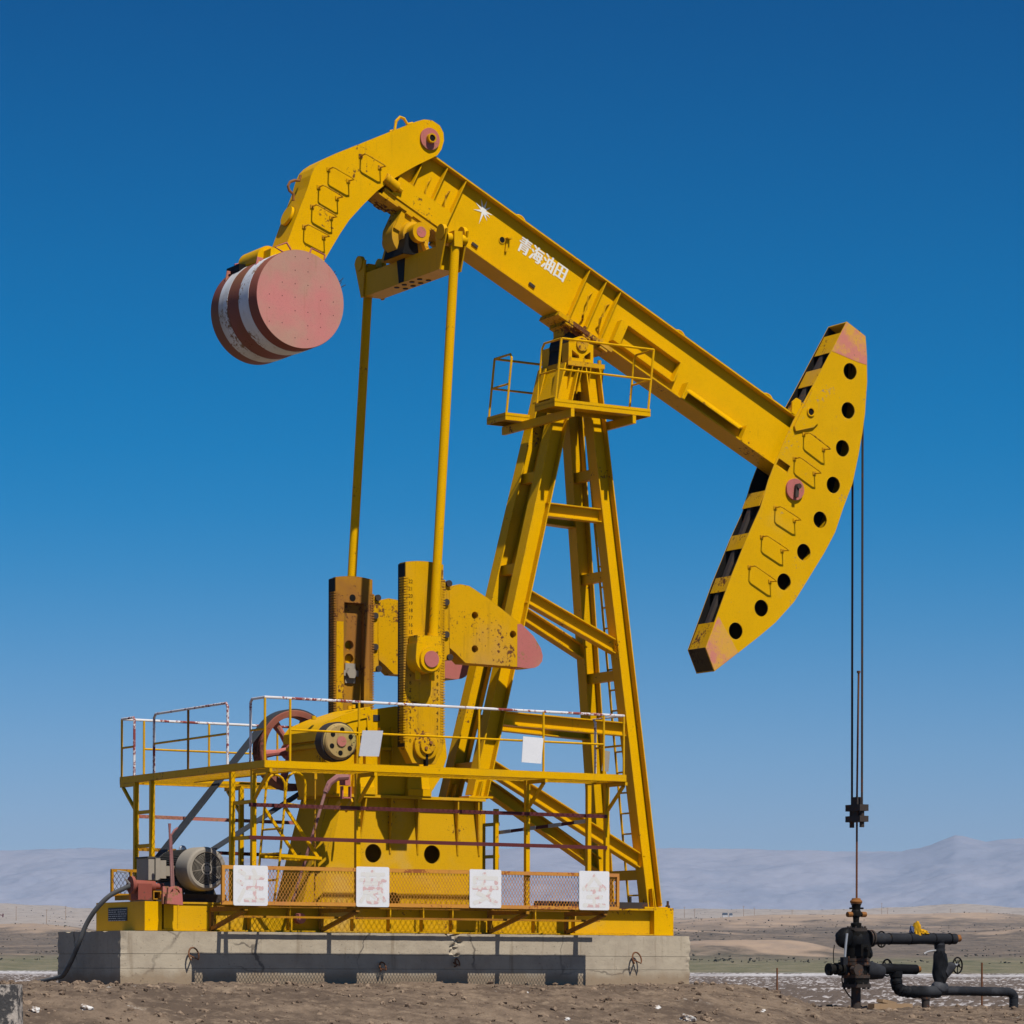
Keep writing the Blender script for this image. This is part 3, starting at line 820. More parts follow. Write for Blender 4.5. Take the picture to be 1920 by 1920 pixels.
def crank(dy, inner):
    y0, y1 = -.06 + dy, .15 + dy
    x0, x1 = CRX
    mb = MB()
    if inner:     # face with the long slot
        sx0, sx1 = x0 + .17, x1 - .16; sz0, sz1 = CRC.z - .1, CRT - .42
        slot = [(sx0, sz0), (sx1, sz0), (sx1, sz1), (sx0, sz1)]
        mb.plate(crank_outline(), y0, y0 + .11, [slot])
        hl = [(x0 + .33, U(658, 1210, 2.46).z, .085), (x0 + .33, U(658, 1235, 2.46).z, .085)]
        mb.plate([(a * .998 + .007, b - .01) for a, b in crank_outline()], y0 + .112, y1, hl)
        zb_ = U(660, 1262, 2.4).z; bt = MB(); bt.cyl((x0 + .34, y0 + .02, zb_), (x0 + .34, y0 + .115, zb_), .10, 6); bt.box(x0 + .19, x0 + .49, y0 + .07, y0 + .111, zb_ - .05, zb_ + .05); bt.box(x0 + .24, x0 + .44, y0 + .085, y0 + .111, zb_ - .17, zb_ + .17)
    else:
        mb.plate(crank_outline(), y0, y1)
    mb.plate([(x0 + .01, CRC.z), (x1 - .01, CRC.z), (x1 - .01, CRT - .03), (x0 + .01, CRT - .03)], y1 + .001, y1 + .03) if not inner else None
    o = mb.build('crank', M_YEL_RUST if inner else M_YEL_WORN, pj)
    if inner: bt.build('slot_bolt', M_GREYPAINT, o)
    if inner: o['label'] = 'rust-browned crank arm on the far side with an open slot'
    n = 62
    for xa, xb in ((x0 - .035, x0 + .05), (x1 - .05, x1 + .035)):
        t = MB()
        for k in range(n):
            z = CRT - .26 - k * (CRT - CRC.z - .30) / n
            t.box(xa, xb, y0 - .006, y0 + .15, z - .012, z + .012)
        t.box(xa + .02, xb - .02, y0 + .01, y0 + .14, CRC.z + .04, CRT - .25)
        t.build('adjusting_rack', M_YEL_RUST if inner else M_YEL_WORN, o)
    if not inner:
        nb = MB()
        for k in range(23):
            vs, fs = digits_mesh(str(22 - k), .085)
            z = CRT - .32 - k * (CRT - CRC.z - .36) / 22.3
            for xx in (x0 + .095, x1 - .11):
                nb.add([(xx + v.x, y0 - .004, z + v.y) for v in vs], fs)
        nb.build('scale_numbers', M_BLACK, o)
        hb = MB()
        c = Vector((CRC.x, y0, CRC.z))
        hb._lathe(c + Vector((0, -.05, 0)), (0, 1, 0), [(-.07, .001), (-.07, .13), (-.06, .14), (-.03, .14), (-.03, .20), (-.02, .225), (.05, .225)], 36)
        hb.build('crank_hub', M_YEL_WORN, o)
        kb = MB(); kb.box(c.x - .022, c.x + .022, y0 - .085, y0 - .002, CRC.z - .33, CRC.z - .13); kb.build('key_slot', M_BLACK, o)
        kp = MB()
        for xx, zz in ((.05, .05), (-.04, -.04)): kp.cyl(c + Vector((xx, -.14, zz)), c + Vector((xx, -.115, zz)), .028, 10)
        kp.build('bolt', M_RUSTCAP, o)
        ft = MB()
        for xx in (-.12, .1): ft.box(c.x + xx - .09, c.x + xx + .09, y0 + .01, y0 + .2, CRC.z - .47, CRC.z - .355)
        ft.build('clamp_foot', M_YEL, o)
    gs = MB(); gs.box(x0 - .012, x0 - .0015, y0 + .02, y1 + .02, CRC.z - .02, CRT - .02); gs.build('greased_side', M_BLACK, o)
    if inner:
        sr = MB(); sr.box(x0 + .015, x0 + .155, y0 - .012, y0 - .001, CRC.z, CRT - .75); sr.build('side_rail', M_YEL_WORN, o)
        hh = MB(); p = U(661, 1121, 2.36); hh.cyl((p.x, y0 - .003, p.z), (p.x, y0 + .02, p.z), .06, 16); hh.build('slot_hole', M_BLACK, o)
    # mounting strip and the fan-shaped weight
    s = MB()
    a, b = U(832, 1090, -.02), U(843, 1238, -.02)
    s.box(x1 + .038, b.x, y0 + .04, y1 + .12, b.z, a.z)
    for py in (1095, 1234): 
        p = U(843, py, -.02); s.cyl((b.x, y0 + .09, p.z), (b.x + .05, y0 + .09, p.z), .025, 8)
    s.build('mounting_strip', M_YEL_WORN, o)
    out = [(1050, 275), (1080, 236), (1130, 220), (1200, 234), (1345, 330), (1590, 520), (1680, 610), (1735, 700), (1750, 760), (1745, 800), (1720, 832), (1690, 848), (1640, 853), (1560, 842), (1170, 812), (1105, 745), (1052, 698), (1048, 500)]
    out = [(x / 4 + 580, y / 4 + 1040) for x, y in out]
    yw0, yw1 = -.03, .30
    hl = []
    for hx, hy in ((1242, 455), (1528, 598), (1242, 708)):
        p = U(hx / 4 + 580, hy / 4 + 1040, yw0); hl.append((p.x, p.z, .062))
    xz = [(U(x, y, yw0).x, U(x, y, yw0).z) for x, y in out]
    wb = MB(); wb.plate(xz, yw0 + dy, yw1 + dy, hl)
    wo = wb.build('crank_weight', M_YEL_WORN, o)
    xt = U(1560 / 4 + 580, 1200, yw0).x
    tip = [(x, z) for x, z in xz]
    tp = [p for p in tip if p[0] > xt]
    top = (xt, U(970, 1170.5, yw0).z); bot = (xt, U(970, 1250.5, yw0).z)
    lst = [top] + [p for p in tip if p[0] > xt + .02] + [bot]
    tb = MB(); tb.plate([(x + .001, z) for x, z in lst], yw0 + dy - .003, yw1 + dy + .003)
    tb.build('red_tip', M_PINK, wo)
    bb = MB()
    for hx, hy in ((1025, 357), (1025, 600), (1045, 217), (1052, 770)):
        p = U(hx / 4 + 580, hy / 4 + 1040, yw0)
        bb.cyl((p.x, yw0 + dy - .03, p.z), (p.x, yw0 + dy + .02, p.z), .055, 14)
    bb.build('weight_bolt', M_DKSTEEL, wo)
    return o
crank(0, False)
crank(2.42, True)

EQX0, EQX1 = 5.712, 6.075
EQZ0, EQZ1 = 11.79, 12.19
def pitman(front):
    yy = -.22 if front else 2.72
    a, b = U(853, 462, -.22), U(812, 1197, -.22)
    a.y = b.y = yy
    mb = MB(); mb.tube([a, b], .078, 20)
    mb.cyl(b + Vector((0, 0, .02)), b + Vector((.003, 0, .09)), .095, 16)
    o = mb.build('pitman_arm', M_YEL_CLEAN, pj)
    c = U(808, 1236, -.42); c.y = yy
    if not front: c.x += .06; c.z += .05
    s = 1 if front else -1; g = 1 if front else .62
    hb = MB()
    # bearing housing on the crank pin
    sh = [(math.cos(t) * .25 * g, math.sin(t) * .25 * g) for t in [R(180 + 18 * k) for k in range(11)]]
    sh = [(c.x - .02 + x, c.z + .02 + z) for x, z in sh] + [(c.x + .23 * g, c.z + .26), (c.x - .25 * g, c.z + .26)]
    hb.plate(sh, yy - .17, yy + .15)
    hb.box(c.x - .23 * g, c.x + .22 * g, yy - .155, yy + .14, c.z + .262, c.z + .39)
    f = yy - .171 * s
    hb.cyl((c.x, f, c.z), (c.x, f - .04 * s, c.z), .20 * g, 28)
    for xx in (-.13 * g, .13 * g): hb.cyl((c.x + xx, yy, c.z - .33), (c.x + xx, yy, c.z - .18), .05, 8)
    ho = hb.build('crank_pin_bearing', M_YEL, o)
    cp = MB(); cp.cyl((c.x, f - .041 * s, c.z), (c.x, f - .062 * s, c.z), .135, 28); cp.build('bearing_cap', M_PINK, ho)
    # top fork block
    tb = MB()
    tb.box(a.x - .07, a.x + .09, yy - .10, yy + .08, a.z - .02, a.z + .24)
    tb.cyl((a.x - .16, yy + .02 * s, a.z + .13), (a.x + .22, yy + .02 * s, a.z + .13), .085, 16)
    tb.build('wrist_block', M_YEL, o)
pitman(True)
pitman(False)

def equalizer():
    mb = MB()
    mb.box(EQX0, EQX1, -.02, 2.55, EQZ0, EQZ1)
    o = mb.build('equalizer_beam', M_YEL, pj)
    for yf, d in ((-.02, -1), (2.55, 1)):
        for xo in (EQX0 - .03, EQX1 + .002):
            e = MB(); e.hexa([(xo, yf - d * .02, EQZ0 - .01), (xo + .03, yf - d * .02, EQZ0 - .01), (xo + .03, yf + d * .06, EQZ0 - .01), (xo, yf + d * .06, EQZ0 - .01)],
                   [(xo, yf - d * .08, EQZ1 + .22), (xo + .03, yf - d * .08, EQZ1 + .22), (xo + .03, yf + d * .30, EQZ1 + .22), (xo, yf + d * .30, EQZ1 + .22)])
            e.cyl((xo - .02, yf + d * .12, EQZ1 + .19), (xo + .05, yf + d * .12, EQZ1 + .19), .13, 18)
            e.build('end_fork', M_YEL, o)
    h = MB()
    for i in range(2):
        for k in range(4):
            y = .8 + k * .26; x = EQX0 + .10 + i * .17
            h.cyl((x, y, EQZ0 - .012), (x, y, EQZ0 + .01), .045, 14)
    h.build('bolt_hole', M_BLACK, o)
    b = MB()
    c = U(790, 435, .72)
    b._lathe((c.x, .72, c.z), (0, 1, 0), [(0, .001), (0, .10), (0, .165), (.22, .165), (.24, .22), (.36, .24), (.37, .36), (.70, .36), (.71, .24), (.84, .22), (1.06, .165), (1.06, .001)], 32)
    b.hexa([(c.x - .26, .86, EQZ1), (c.x + .30, .86, EQZ1), (c.x + .30, 1.64, EQZ1), (c.x - .26, 1.64, EQZ1)],
           [(c.x - .20, .95, c.z), (c.x + .20, .95, c.z), (c.x + .20, 1.55, c.z), (c.x - .20, 1.55, c.z)])
    b.bar((c.x + .03, .78, c.z - .1), (c.x + .16, .80, EQZ1 + .01), .09, .03)
    bo = b.build('center_bearing', M_YEL_WORN, o)
    k = MB(); k.cyl((c.x, .712, c.z), (c.x, .72, c.z), .09, 24); k.build('bearing_cap', M_PINK, bo)
    oil = MB()   # running oil down the bearing and beam
    def sheet(pts, w0, w1): pass
    oil.hexa([(EQX0 - .006, 1.12, EQZ1 + .02), (EQX0 + .1, 1.12, EQZ1 + .02), (EQX0 + .1, 1.40, EQZ1 + .02), (EQX0 - .006, 1.40, EQZ1 + .02)],
             [(EQX0 - .006, 1.16, EQZ0 + .01), (EQX0 - .001, 1.16, EQZ0 + .01), (EQX0 - .001, 1.33, EQZ0 + .01), (EQX0 - .006, 1.33, EQZ0 + .01)])
    oil.hexa([(c.x - .29, .84, EQZ1 + .005), (c.x + .02, .84, EQZ1 + .005), (c.x + .02, 1.5, EQZ1 + .005), (c.x - .29, 1.5, EQZ1 + .005)],
             [(c.x - .19, .86, c.z + .0), (c.x - .02, .86, c.z + .0), (c.x - .02, 1.5, c.z - .1), (c.x - .22, 1.5, c.z - .1)])
    oil.build('oil_stain', M_BLACK, o)
equalizer()

# -------------------------------------------------- walking beam
BY0, BY1 = 1.0, 1.5            # flange edges
WY0, WY1 = 1.13, 1.37          # box webs
T0, T1 = U(820, 295, BY0), U(1491, 778, BY0)
B0, B1 = U(757, 380, BY0), U(1452, 873, BY0)
BD = (T1 - T0); BD.y = 0; BLEN = BD.length; BD.normalize()
BN = Vector((-BD.z, 0, BD.x))    # up-normal of the beam
def bp(a, n, y):                 # along, normal, Y  -> world; along from T0, normal from bottom
    p = T0 + BD * a + BN * (n - BH); return Vector((p.x, y, p.z))
BH = BN.dot(T0 - B0)
def along(px, py, Y=BY0):
    return (U(px, py, Y) - T0).dot(BD)
def bbox(mb, a0, a1, n0, n1, y0, y1):
    return mb.hexa([bp(a0, n0, y0), bp(a1, n0, y0), bp(a1, n1, y0), bp(a0, n1, y0)], [bp(a0, n0, y1), bp(a1, n0, y1), bp(a1, n1, y1), bp(a0, n1, y1)])
A_TAIL = along(722, 352) ; A_HEAD = along(1500, 905) + .25
def step_handle(pa, pb, Y, parent, mat, out=.17, r=.013):
    a, b = U(*pa, Y), U(*pb, Y)
    m = MB(); o = Vector((0, -out, 0))
    d = (b - a) * .08
    m.tube([a + Vector((0, .005, 0)), a + o * .9, a + o + d, b + o - d, b + o * .9 + (b - a) * .06, b + Vector((0, .005, 0))], r, 6)
    for q in (a, b): m.box(q.x - .035, q.x + .035, Y - .018, Y - .001, q.z - .03, q.z + .03)
    return m.build('step_handle', mat, parent)
def lifting_eye(p, d, up, s, parent, mat, r=.016):
    pts = []
    for k in range(9):
        t = math.pi * k / 8
        pts.append(Vector(p) + Vector(d) * (-math.cos(t) * s) + Vector(up) * (math.sin(t) ** .7 * s * 1.2 - .01))
    m = MB(); m.tube(pts, r, 8); return m.build('lifting_eye', mat, parent)

def walking_beam():
    mb = MB()
    a0, a1 = A_TAIL, A_HEAD
    bbox(mb, a0, a1, BH - .028, BH, BY0, BY1)
    bbox(mb, a0, a1, 0, .03, BY0, BY1)
    bbox(mb, a0, a1, .03, BH - .028, WY0, WY0 + .018)
    bbox(mb, a0, a1, .03, BH - .028, WY1 - .018, WY1)
    # stiffeners: photographed spots on the top flange
    def stiff(px, py, n0=.03):
        a = along(px, py)
        for ya, yb in ((BY0 + .01, WY0), (WY1, BY1 - .01)):
            bbox(mb, a - .009, a + .009, n0, BH - .028, ya, yb)
    for px, py in ((842, 311), (803, 284)): stiff(px, py, .36)
    stiff(877, 335); stiff(1109, 502); stiff(1140, 524); stiff(1167, 543)
    # reinforced tail: thick cheek plate low on the web
    at0, at1 = along(780, 265), along(877, 335)
    bbox(mb, at0, at1, .032, .36, BY0 + .004, WY0)
    bbox(mb, along(742, 238), at0, .34, .37, BY0 + .01, WY0)
    bbox(mb, along(742, 238), along(742, 238) + .02, .03, BH - .03, BY0 + .01, WY0)
    o = mb.build('walking_beam', M_YEL_CLEAN, pj)
    # welded brackets on the right part of the web
    def rel(px, py, Y=BY0): 
        d = U(px, py, Y) - T0; return d.dot(BD), d.dot(BN) + BH
    fr = MB()
    p1, p2, p3, p4 = rel(1178, 609), rel(1165, 646), rel(1262, 712), rel(1277, 679)
    al, ar = p1[0], p3[0]; nb = min(p2[1], p3[1]); ntp = p1[1]
    bbox(fr, al - .16, al, nb - .02, ntp, BY0 - .01, WY0)
    bbox(fr, al, ar, ntp - .015, ntp, BY0 - .01, WY0)
    bbox(fr, ar, ar + .03, nb, ntp, BY0 - .01, WY0)
    bbox(fr, al, ar, nb - .02, nb, BY0 - .01, WY0)
    fr.build('web_bracket', M_YEL_CLEAN, o)
    fr = MB()
    q1, q2, q3, q4 = rel(1277, 741), rel(1303, 729), rel(1402, 799), rel(1374, 814)
    fr.hexa([bp(q2[0] - .02, q2[1], WY0), bp(q3[0], q2[1], WY0), bp(q3[0], q2[1] - .03, WY0), bp(q2[0] - .02, q2[1] - .03, WY0)],
            [bp(q1[0], q1[1] + .10, BY0 - .10), bp(q4[0] + .02, q1[1] + .10, BY0 - .10), bp(q4[0] + .02, q1[1] + .07, BY0 - .10), bp(q1[0], q1[1] + .07, BY0 - .10)])
    bbox(fr, q3[0] - .03, q3[0], q2[1] - .3, q2[1], BY0 - .02, WY0)
    bbox(fr, q1[0], q1[0] + .03, q1[1] - .06, q2[1], BY0 - .06, WY0)
    fr.build('web_bracket', M_YEL_CLEAN, o)
    for (x, y) in ((978, 404), (1277, 621), (1441, 741)):
        a = along(x, y, YC); p = bp(a, BH, YC); lifting_eye(p, BD, BN, .13, o, M_YEL, .02)
    # rungs between the stiffeners
    for pts in ([(808, 334), (800, 347), (797, 368), (790, 380)], [(843, 358), (836, 366), (833, 386), (826, 402)],
                [(1110, 549), (1103, 556), (1100, 580), (1092, 590), (1091, 604)], [(1142, 570), (1135, 574), (1131, 592), (1124, 598), (1122, 626)]):
        m = MB(); m.tube([U(x, y, WY0 - (.0 if i in (0, len(pts) - 1) else .11)) for i, (x, y) in enumerate(pts)], .014, 6)
        m.build('step_handle', M_YEL_WORN, o)
    # hole and small tab, bolts
    h = MB(); p = U(941, 450, WY0); h.cyl((p.x, WY0 - .012, p.z), (p.x, WY0 + .005, p.z), .05, 20); h.build('web_hole', M_BLACK, o)
    h = MB(); h._lathe((p.x, WY0 - .014, p.z), (0, 1, 0), [(.012, .05), (0, .052), (0, .066), (.012, .066)], 20)
    p = U(950, 449, WY0); h.box(p.x - .03, p.x + .06, WY0 - .09, WY0 - .001, p.z + .0, p.z + .02); h.bar((p.x, WY0 - .02, p.z), (p.x - .03, WY0 - .02, p.z - .22), .03, .04)
    h.build('hole_rim', M_YEL, o)
    for px, py in ((889, 460), (996, 535)):
        p = U(px, py, WY0); h = MB(); h.bar(p + Vector((-.05, -.01, .03)), p + Vector((.06, -.01, -.03)), .03, .05, (0, 0, 1)); h.build('small_tab', M_DKSTEEL, o)
    # lettering: sun mark and four characters, set along the beam
    lt = MB()
    def place(vs, fs, a, n, sc):
        lt.add([bp(a + v.x * sc, n + v.y * sc, WY0 - .003) for v in vs], fs)
    vs, fs = digits_mesh('\u9752\u6d77\u6cb9\u7530', 1.0)
    xs = [v.x for v in vs]; ys = [v.y for v in vs]
    a_l = rel(975, 452, WY0); a_r = rel(1063, 510, WY0)
    wid = a_r[0] - a_l[0]; sc = wid / (max(xs) - min(xs)); xm = (max(xs) + min(xs)) / 2; ym = (max(ys) + min(ys)) / 2
    ac, nc = (a_l[0] + a_r[0]) / 2, (a_l[1] + a_r[1]) / 2 - .05
    scy = sc * 1.12
    for ox, oy, lay in ((0, 0, 0), (.010, 0, .0006), (-.010, 0, .0012), (0, .006, .0018)):   # heavy brush weight
        lt.add([bp(ac + (v.x - xm) * sc + ox, nc + (v.y - ym) * scy + oy, WY0 - .003 - lay) for v in vs], fs)
    c = rel(906, 396, WY0)
    rays = [(95, .20), (125, .30), (62, .16), (30, .16), (172, .16), (-28, .26), (-65, .18), (150, .17)]
    rays = [(12, .20), (55, .17), (95, .20), (128, .21), (165, .20), (-12, .17), (-40, .18), (205, .20), (-85, .25)]
    lt.build('painted_lettering', M_LETTER, o); lt = MB()
    for k, (ang, ln) in enumerate(rays):
        t = R(ang); d = (math.cos(t), math.sin(t)); e = (-d[1] * .03, d[0] * .03); yy = WY0 - .003 - k * .0004
        lt.add([bp(c[0] + e[0] - d[0] * .03, c[1] + e[1] - d[1] * .03, yy), bp(c[0] - e[0] - d[0] * .03, c[1] - e[1] - d[1] * .03, yy), bp(c[0] + d[0] * ln, c[1] + d[1] * ln, yy)], [(0, 1, 2)])
    lt.build('painted_sun_mark', M_LETTER, o)
    # slab above the equalizer, with clamps
    s = MB()
    aa, ab = along(770, 262) - .05, along(880, 340) + .08
    bbox(s, aa, ab, -.09, -.002, BY0 + .02, BY1 - .02)
    for k in range(4):
        x = aa + .12 + k * (ab - aa - .2) / 3
        for y in (BY0 + .0, BY1 - .12): bbox(s, x, x + .13, -.13, -.0915, y, y + .12)
    bbox(s, aa + .45, ab - .35, -.45, -.0915, 1.05, 1.45)
    bbox(s, aa - .25, aa + .35, -.12, -.0915, 1.02, 1.48)
    s.build('bearing_saddle', M_YEL_WORN, o)
    # clamp slab over the centre bearing
    s = MB()
    r0, r1 = rel(1055, 592)[0] - .02, rel(1144, 655)[0] + .02
    bbox(s, r0 - .10, r1, -.075, -.002, BY0 - .06, BY1 + .06)
    bbox(s, r0 + .1, r1 - .12, -.15, -.0765, BY0 + .04, BY1 - .04)
    for k in range(3):
        x = r0 + .1 + k * (r1 - r0 - .35) / 2
        bbox(s, x, x + .17, -.12, -.077, BY0 - .05, BY0 + .03)
        bbox(s, x, x + .05, .032, .08, BY0 + .01, BY0 + .06)
    s.build('center_saddle', M_YEL_WORN, o)
    # connecting bolt at the tail
    s = MB(); p = U(735, 344, .98); s.cyl(p + Vector((-.14, 0, .08)), p + Vector((.1, 0, -.06)), .09, 12); s.cyl(p + Vector((.1, 0, -.06)), p + Vector((.19, 0, -.1)), .045, 8)
    s.build('tail_bolt', M_YEL_WORN, o)
    return o
beam = walking_beam()

# -------------------------------------------------- horsehead
def horsehead():
    yf, yr = .97, 1.53
    arc = [(1587.8, 602.8), (1622.8, 630.3), (1625.5, 667.5), (1626, 715.6), (1621.8, 777), (1617.4, 809.7), (1609.7, 853.5), (1598.8, 906), (1581.3, 952), (1566, 998), (1546, 1036), (1518, 1081.6), (1489.4, 1128), (1454.4, 1167), (1423.8, 1193), (1384.4, 1223.8), (1339.5, 1258.8)]
    left = [(1322.7, 1214), (1369, 1086), (1402, 1005), (1426, 952), (1441, 900), (1452, 871)]
    cut = [(1459, 857), (1482, 874), (1475.5, 888), (1453, 870.5)]
    left2 = [(1460, 853), (1487, 790), (1520, 731)]
    px = arc + left + left2
    xz = [(U(x, y, yf).x, U(x, y, yf).z) for x, y in px]
    holes = []
    hp = [(x / 4.571 + 1240, y / 4.571 + 580) for x, y in ((1618, 531), (1601, 866), (1553, 1191), (1474, 1505), (1361, 1803))] + \
         [(x / 4.571 + 1240, y / 4.571 + 900) for x, y in ((1221, 618), (1052, 872), (857, 1098), (638, 1293))]
    for x, y in hp:
        p = U(x, y, yf); holes.append((p.x, p.z, .152))
    cutxz = [(U(x, y, yf).x, U(x, y, yf).z) for x, y in [(1461, 859), (1482, 874), (1476, 888), (1454.5, 872)]]
    mb = MB()
    mb.plate(xz, yf, yf + .02, holes + [cutxz])
    mb.plate(xz, yr - .02, yr)
    # curved cable track and end plates
    n_arc = len(arc)
    cx = sum(p[0] for p in xz) / len(xz); cz = sum(p[1] for p in xz) / len(xz)
    def skin(i, j, t=.022):
        nonlocal mb
        (ax, az), (bx, bz) = xz[i], xz[j]
        nx, nz = az - bz, bx - ax
        l = math.hypot(nx, nz); nx, nz = nx / l * t, nz / l * t
        mx, mz = (ax + bx) / 2, (az + bz) / 2
        if (mx + nx - cx) ** 2 + (mz + nz - cz) ** 2 > (mx - cx) ** 2 + (mz - cz) ** 2: nx, nz = -nx, -nz
        mb.hexa([(ax, yf + .02, az), (bx, yf + .02, bz), (bx + nx, yf + .02, bz + nz), (ax + nx, yf + .02, az + nz)],
                [(ax, yr - .02, az), (bx, yr - .02, bz), (bx + nx, yr - .02, bz + nz), (ax + nx, yr - .02, az + nz)])
    for i in range(n_arc - 1): skin(i, i + 1)
    o = mb.build('horsehead', M_HEAD, pj)
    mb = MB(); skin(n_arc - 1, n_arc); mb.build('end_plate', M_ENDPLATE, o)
    il = MB()
    il.plate(xz, yr - .024, yr - .0205); il.build('inner_shade_sheet', M_BLACK, o)  # black sheet added so the closed inside shows dark through the holes
    # cross plates on the open back, between dark gaps
    backline = [xz[n_arc], xz[n_arc + 5], xz[-1], xz[0]]
    def on_back(t):      # 0 at the bottom, 1 at the top
        P = [Vector((a, b)) for a, b in (xz[n_arc], xz[n_arc + 5], xz[0])]
        l1, l2 = (P[1] - P[0]).length, (P[2] - P[1]).length; d = t * (l1 + l2)
        return P[0].lerp(P[1], d / l1) if d < l1 else P[1].lerp(P[2], (d - l1) / l2)
    for k, (t0, t1) in enumerate(((0.0, .075), (.165, .21), (.29, .335), (.415, .46), (.68, .74), (.795, .85), (.90, .965))):
        a, b = on_back(t0), on_back(t1)
        cr = MB(); cr.hexa([(a.x + .01, yf + .021, a.y), (a.x + .03, yf + .021, a.y), (a.x + .03, yr - .021, a.y), (a.x + .01, yr - .021, a.y)],
                [(b.x + .01, yf + .021, b.y), (b.x + .03, yf + .021, b.y), (b.x + .03, yr - .021, b.y), (b.x + .01, yr - .021, b.y)])
        cr.build('cross_plate', M_YEL_WORN, o)
    for ym in (1.30,):
        iw = MB()
        for k in range(24):
            a, b = on_back(.02 + .94 * k / 24), on_back(.02 + .94 * (k + 1) / 24)
            if .46 < .02 + .94 * (k + .5) / 24 < .70: continue
            iw.hexa([(a.x + .03, ym - .05, a.y), (b.x + .03, ym - .05, b.y), (b.x + .03, ym + .05, b.y), (a.x + .03, ym + .05, a.y)],
                    [(a.x + .10, ym - .05, a.y), (b.x + .10, ym - .05, b.y), (b.x + .10, ym + .05, b.y), (a.x + .10, ym + .05, a.y)])
        iw.build('inner_web', M_DKSTEEL, o)
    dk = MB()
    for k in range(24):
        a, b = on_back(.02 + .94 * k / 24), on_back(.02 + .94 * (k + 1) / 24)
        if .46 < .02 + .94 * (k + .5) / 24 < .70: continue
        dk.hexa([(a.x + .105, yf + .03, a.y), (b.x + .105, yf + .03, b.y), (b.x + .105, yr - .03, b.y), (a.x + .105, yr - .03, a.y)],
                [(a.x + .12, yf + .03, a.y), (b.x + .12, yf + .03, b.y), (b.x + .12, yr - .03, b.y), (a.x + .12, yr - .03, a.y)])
    dk.build('gap_shade_sheet', M_BLACK, o)  # black sheets added as the shade between the cross plates
    # red tips
    tp = MB()
    t1 = [(1587.8, 603.8), (1622.2, 631), (1625, 667.5), (1625.4, 684), (1609, 679), (1560, 658)]
    tp.pplate(t1, yf - .004, yf - .001); tp.build('red_tip', M_TIP, o); tp = MB()
    tp.pplate([(1347, 1155), (1385.5, 1226), (1384, 1223.6), (1339.7, 1257.6), (1323.4, 1214)][:2] + [(1384, 1223.6), (1339.7, 1257.6), (1323.4, 1214)], yf - .004, yf - .001)
    tp.build('red_tip', M_TIP, o)
    # hinge disc
    d = MB(); p = U(1489, 918, yf); d.cyl((p.x, yf - .045, p.z), (p.x, yf, p.z), .195, 32)
    do = d.build('hinge_disc', M_PINK, o)
    k = MB(); k.bar((p.x, yf - .09, p.z + .05), (p.x - .02, yf - .09, p.z - .15), .05, .07); k.cyl((p.x + .02, yf - .14, p.z + .05), (p.x + .02, yf - .04, p.z + .05), .05, 8)
    k.build('locking_pin', M_DKSTEEL, do)
    # raised lug plate with its eye
    g = MB()
    gp = [(1524, 730), (1490, 799), (1493, 808), (1526, 801), (1536, 791), (1536, 740)]
    q = U(1517, 773, yf)
    g.pplate(gp, yf - .045, yf - .002)
    go = g.build('lug_plate', M_HEAD, o)
    h = MB(); h._lathe((q.x, yf - .07, q.z), (0, 1, 0), [(.02, .062), (0, .062), (0, .085), (.03, .085)], 24); h.build('lug_ring', M_YEL, go)
    h = MB(); h.cyl((q.x, yf - .052, q.z), (q.x, yf - .046, q.z), .062, 24); h.build('lug_hole', M_BLACK, go)
    g = MB(); p = U(1491, 757, 1.05); g.plate([(p.x - .12, p.z - .2), (p.x + .1, p.z - .25), (p.x + .1, p.z + .06), (p.x + .0, p.z + .10), (p.x - .1, p.z + .02)], 1.0, 1.04)
    g.build('lug_ear', M_YEL, o)
    for a, b in (((1507, 814), (1544, 842.5)), ((1489.4, 860), (1526.6, 887.4)), ((1453.3, 952), (1489.4, 975.5)), ((1428, 1006.8), (1466.4, 1032.4)), ((1405, 1063), (1443.5, 1090))):
        step_handle(a, b, yf, o, M_YEL_WORN, .19)
    # hoof under the beam end
    return o
head = horsehead()

